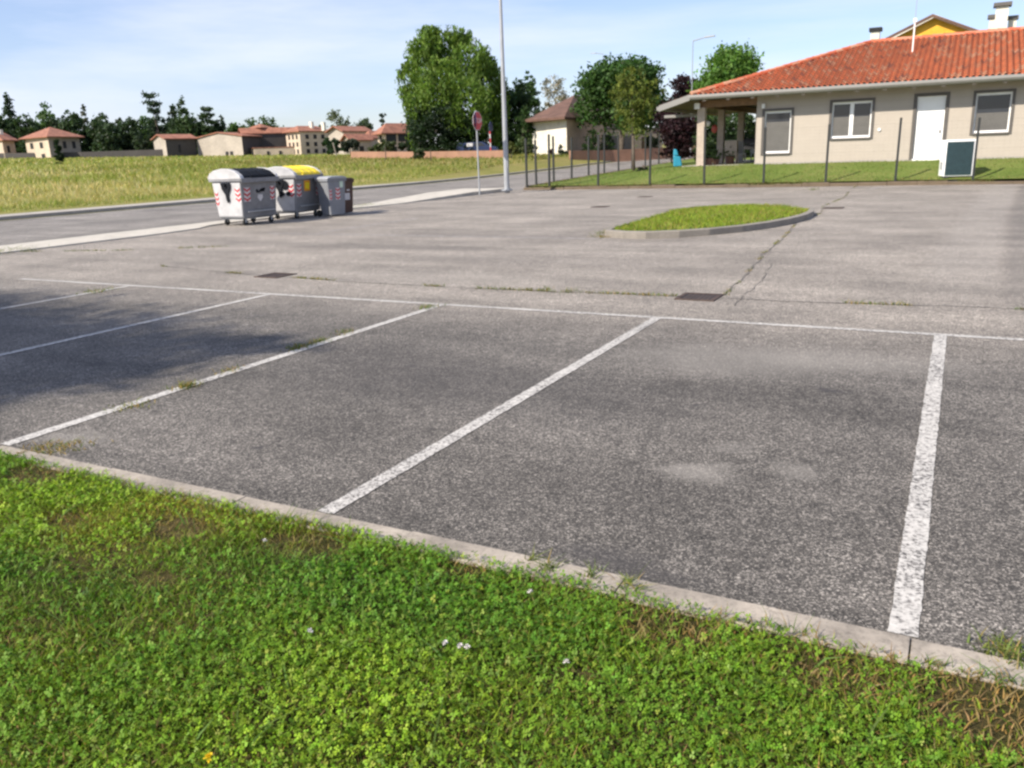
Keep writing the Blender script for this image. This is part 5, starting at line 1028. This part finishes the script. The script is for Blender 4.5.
# flowers in the turf
def flower(name, px, py, rad, mat, label, cat, grp):
    p_ = at_Z(px, py, .055); r = empty(name, (p_[0], p_[1], 0), 0, label, cat, grp)
    MB().tube((0,0,0), (.004,0,.05), .0012, n=5).build('stem', M['blade2'], r); h_ = MB(); rf = random.Random(px)
    for k in range(26):
        a = rf.uniform(0, 6.28); e = rf.uniform(-.2, 1.4); d = Vector((math.cos(a) * math.cos(e), math.sin(a) * math.cos(e), math.sin(e))); s = d.cross(Vector((.3, .2, 1))).normalized() * rad * .18
        c0 = Vector((.004, 0, .052)); h_.add([c0, c0 + d * rad * .7 + s, c0 + d * rad, c0 + d * rad * .7 - s], [(0,1,2,3)])
    h_.build('petals', mat, r)
M['blade2'] = plain('stem_green', (.07, .14, .03), .7)
for (px, py, lab) in [(309, 630, 'white clover flower just left of the middle of the grass'), (444, 642, 'left one of the white clover flowers grouped in the middle of the grass'), (459, 645, 'middle one of the clover flowers grouped in the middle of the grass'), (466, 646, 'right one of the clover flowers grouped in the middle of the grass'), (264, 540, 'white clover flower near the kerb on the left'), (529, 591, 'white clover flower near the kerb in the middle'), (565, 661, 'white clover flower right of the grouped ones')]:
    flower('clover_flower', px, py, .012, M['flower'], lab, 'flower', 'white clover flowers in the turf')
flower('dandelion', 208, 757, .017, M['petal_yellow'], 'yellow dandelion at the bottom left of the grass', 'flower', None)
# weeds in cracks and along the bay lines
V, Q, C = [], [], []
def weed_line(pts, dens, h0, h1, wid=.03, yellow=.3, seed=0):
    rr = np.random.default_rng(seed)
    for (a, b_) in zip(pts[:-1], pts[1:]):
        L = math.hypot(b_[0]-a[0], b_[1]-a[1]); n = int(L * dens * 26); t = rr.random(n); x = a[0] + (b_[0]-a[0]) * t; y = a[1] + (b_[1]-a[1]) * t
        k = vn2(x, y, 2.6) > .56; x, y = x[k], y[k]; n = len(x); xy = np.stack([x + rr.normal(size=n) * wid, y + rr.normal(size=n) * wid * .6], 1); c = vary((.10, .145, .03), n, rr, .3); d = rr.random(n) < yellow; c[d] = vary((.26, .20, .07), d.sum(), rr, .3)
        if n: blades(V, Q, C, xy, np.zeros(n), rr.uniform(h0, h1, n), rr.uniform(.006, .012, n), c, rr, .9)
weed_line(CR1, 7, .012, .045, yellow=.45, seed=1); weed_line(CR2, 3, .01, .03, .02, .5, seed=2); weed_line([(-17.0, 10.5), (-14.6, 11.2), (-12.9, 12.2)], 5, .01, .05, seed=6)
def weed_patch(px, py, n, spread, h, yellow, seed):
    p_ = at_Z(px, py); rr = np.random.default_rng(seed); xy = np.array(p_[:2]) + rr.normal(size=(n, 2)) * np.array([spread * .7, spread]); c = vary((.11, .15, .03), n, rr, .3); d = rr.random(n) < yellow; c[d] = vary((.30, .22, .08), d.sum(), rr, .3)
    blades(V, Q, C, xy, np.zeros(n), rr.uniform(h * .4, h, n), rr.uniform(.004, .009, n), c, rr, 1.1)
for i, (px, py, n, s, h, ye) in enumerate([(187,387,150,.06,.05,.45), (300,348,110,.07,.05,.25), (320,342,90,.07,.04,.2), (345,333,70,.08,.04,.3), (130,407,90,.08,.03,.5), (228,371,60,.07,.03,.5), (96,292,90,.12,.06,.2), (428,308,80,.07,.05,.2), (62,449,160,.10,.03,.75), (38,450,100,.07,.03,.7), (568,292,60,.1,.05,.2), (545,290,40,.08,.04,.2), (548,571,60,.02,.05,.05), (530,563,30,.012,.05,.05), (590,579,40,.02,.05,.05), (632,590,70,.03,.05,.1), (1000,655,90,.05,.04,.15), (1018,660,60,.05,.05,.2), (812,190,60,.2,.12,.1), (612,233,180,.22,.10,.35), (603,237,120,.15,.06,.7), (8,252,160,.35,.12,.2), (365,206,260,.45,.10,.15), (345,209,160,.3,.10,.2)]):
    weed_patch(px, py, n, s, h, ye, 300 + i)
finish('crack_weeds', V, Q, C)
# island grass
r_ = np.random.default_rng(31); V, Q, C = [], [], []; n = 26000; xy = field_pts(n, -6.5, -2.7, 14.7, 23.1)
def inside(poly, x, y):
    k = np.zeros(len(x), bool); j = len(poly) - 1
    for i in range(len(poly)):
        xi, yi = poly[i]; xj, yj = poly[j]; k ^= ((yi > y) != (yj > y)) & (x < (xj - xi) * (y - yi) / (yj - yi + 1e-9) + xi); j = i
    return k
xy = xy[inside(inn, xy[:, 0], xy[:, 1])]; n = len(xy); x, y = xy[:, 0], xy[:, 1]; c = vary((.200, .275, .030), n, r_, .3); d = r_.random(n) < .2 * vn1(x, y, 2) * 2; c[d] = vary((.28, .235, .07), d.sum(), r_, .3)
blades(V, Q, C, xy, .09 + .1 * np.clip(1 - np.hypot((x - cx) / 1.9, (y - cy) / 4.2), 0, 1), r_.uniform(.025, .085, n) * (.6 + .8 * vn2(x, y, 1.5)), r_.uniform(.008, .016, n), c, r_, .6); finish('island_grass', V, Q, C)
# meadow grass beyond the road
V, Q, C = [], [], []; r_ = np.random.default_rng(41)
for (n, x0, x1, y0, y1, hm, wm) in ((46000, -40, -31.1, -4, 62, .30, .030), (40000, -62, -40, -4, 85, .45, .06), (28000, -115, -62, 0, 130, .42, .11), (20000, -205, -115, 20, 175, .45, .28)):
    xy = field_pts(n, x0, x1, y0, y1); x, y = xy[:, 0], xy[:, 1]; k = ~((x > -62) & (y > 56)); xy = xy[k]; n = len(xy); x, y = xy[:, 0], xy[:, 1]
    edge = sm(-x, 31.1, 34.0); band = sm(vn1(x, y, .11) * .6 + vn2(x, y, .5) * .4, .35, .68)
    g1 = vary((.235, .275, .062), n, r_, .15); g2_ = vary((.42, .38, .17), n, r_, .15); mixv = np.clip(band * (.25 + .75 * edge) + .20, 0, 1) * (1 - .5 * sm(-x, 60, 95)); pick = r_.random(n) < mixv; c = np.where(pick[:, None], g2_, g1)
    h = hm * r_.uniform(.35, 1.0, n) * (.45 + .55 * edge) * (.7 + .6 * vn3(x, y, .35)); blades(V, Q, C, xy, gz(x, y) - .02, h, wm * r_.uniform(.5, 1.2, n), c, r_, .4)
n = 22000; xy = field_pts(n, -75, -31, 50, 82); x, y = xy[:, 0], xy[:, 1]; c = vary((.155, .185, .038), n, r_, .2); d = r_.random(n) < .3; c[d] = vary((.30, .25, .10), d.sum(), r_, .2)
blades(V, Q, C, xy, gz(x, y) - .02, r_.uniform(.08, .28, n), .07 * r_.uniform(.5, 1.2, n), c, r_, .5); finish('meadow_grass', V, Q, C)
# mown lawn behind the fence: short blades near the kerb, ragged dry edge
V, Q, C = [], [], []; r_ = np.random.default_rng(51); n = 26000; xy = field_pts(n, -16.9, 9, 34.05, 43); xy = xy[~((xy[:, 0] > -11.2) & (xy[:, 1] > 37.95))]; n = len(xy); x, y = xy[:, 0], xy[:, 1]
dr = sm(-y, -34.7, -34.1) * .6; c = vary((.125, .180, .038), n, r_, .22); d = r_.random(n) < dr + .15; c[d] = vary((.24, .20, .08), d.sum(), r_, .3)
blades(V, Q, C, xy, lawn_z(x, y) - .01, r_.uniform(.03, .07, n) * (1 + .5 * (y < 34.4)), r_.uniform(.012, .03, n), c, r_, .6); n = 9000; xy = field_pts(n, -16.95, 9, 33.84, 34.1); x = xy[:, 0]; xy = xy[vn3(x, x * 0, 1.3) > .35]; n = len(xy); c = vary((.20, .165, .075), n, r_, .35); d = r_.random(n) < .35; c[d] = vary((.10, .14, .03), d.sum(), r_, .3)
blades(V, Q, C, xy, np.full(n, .08), r_.uniform(.03, .12, n), r_.uniform(.012, .028, n), c, r_, 1.0); finish('lawn_grass', V, Q, C)
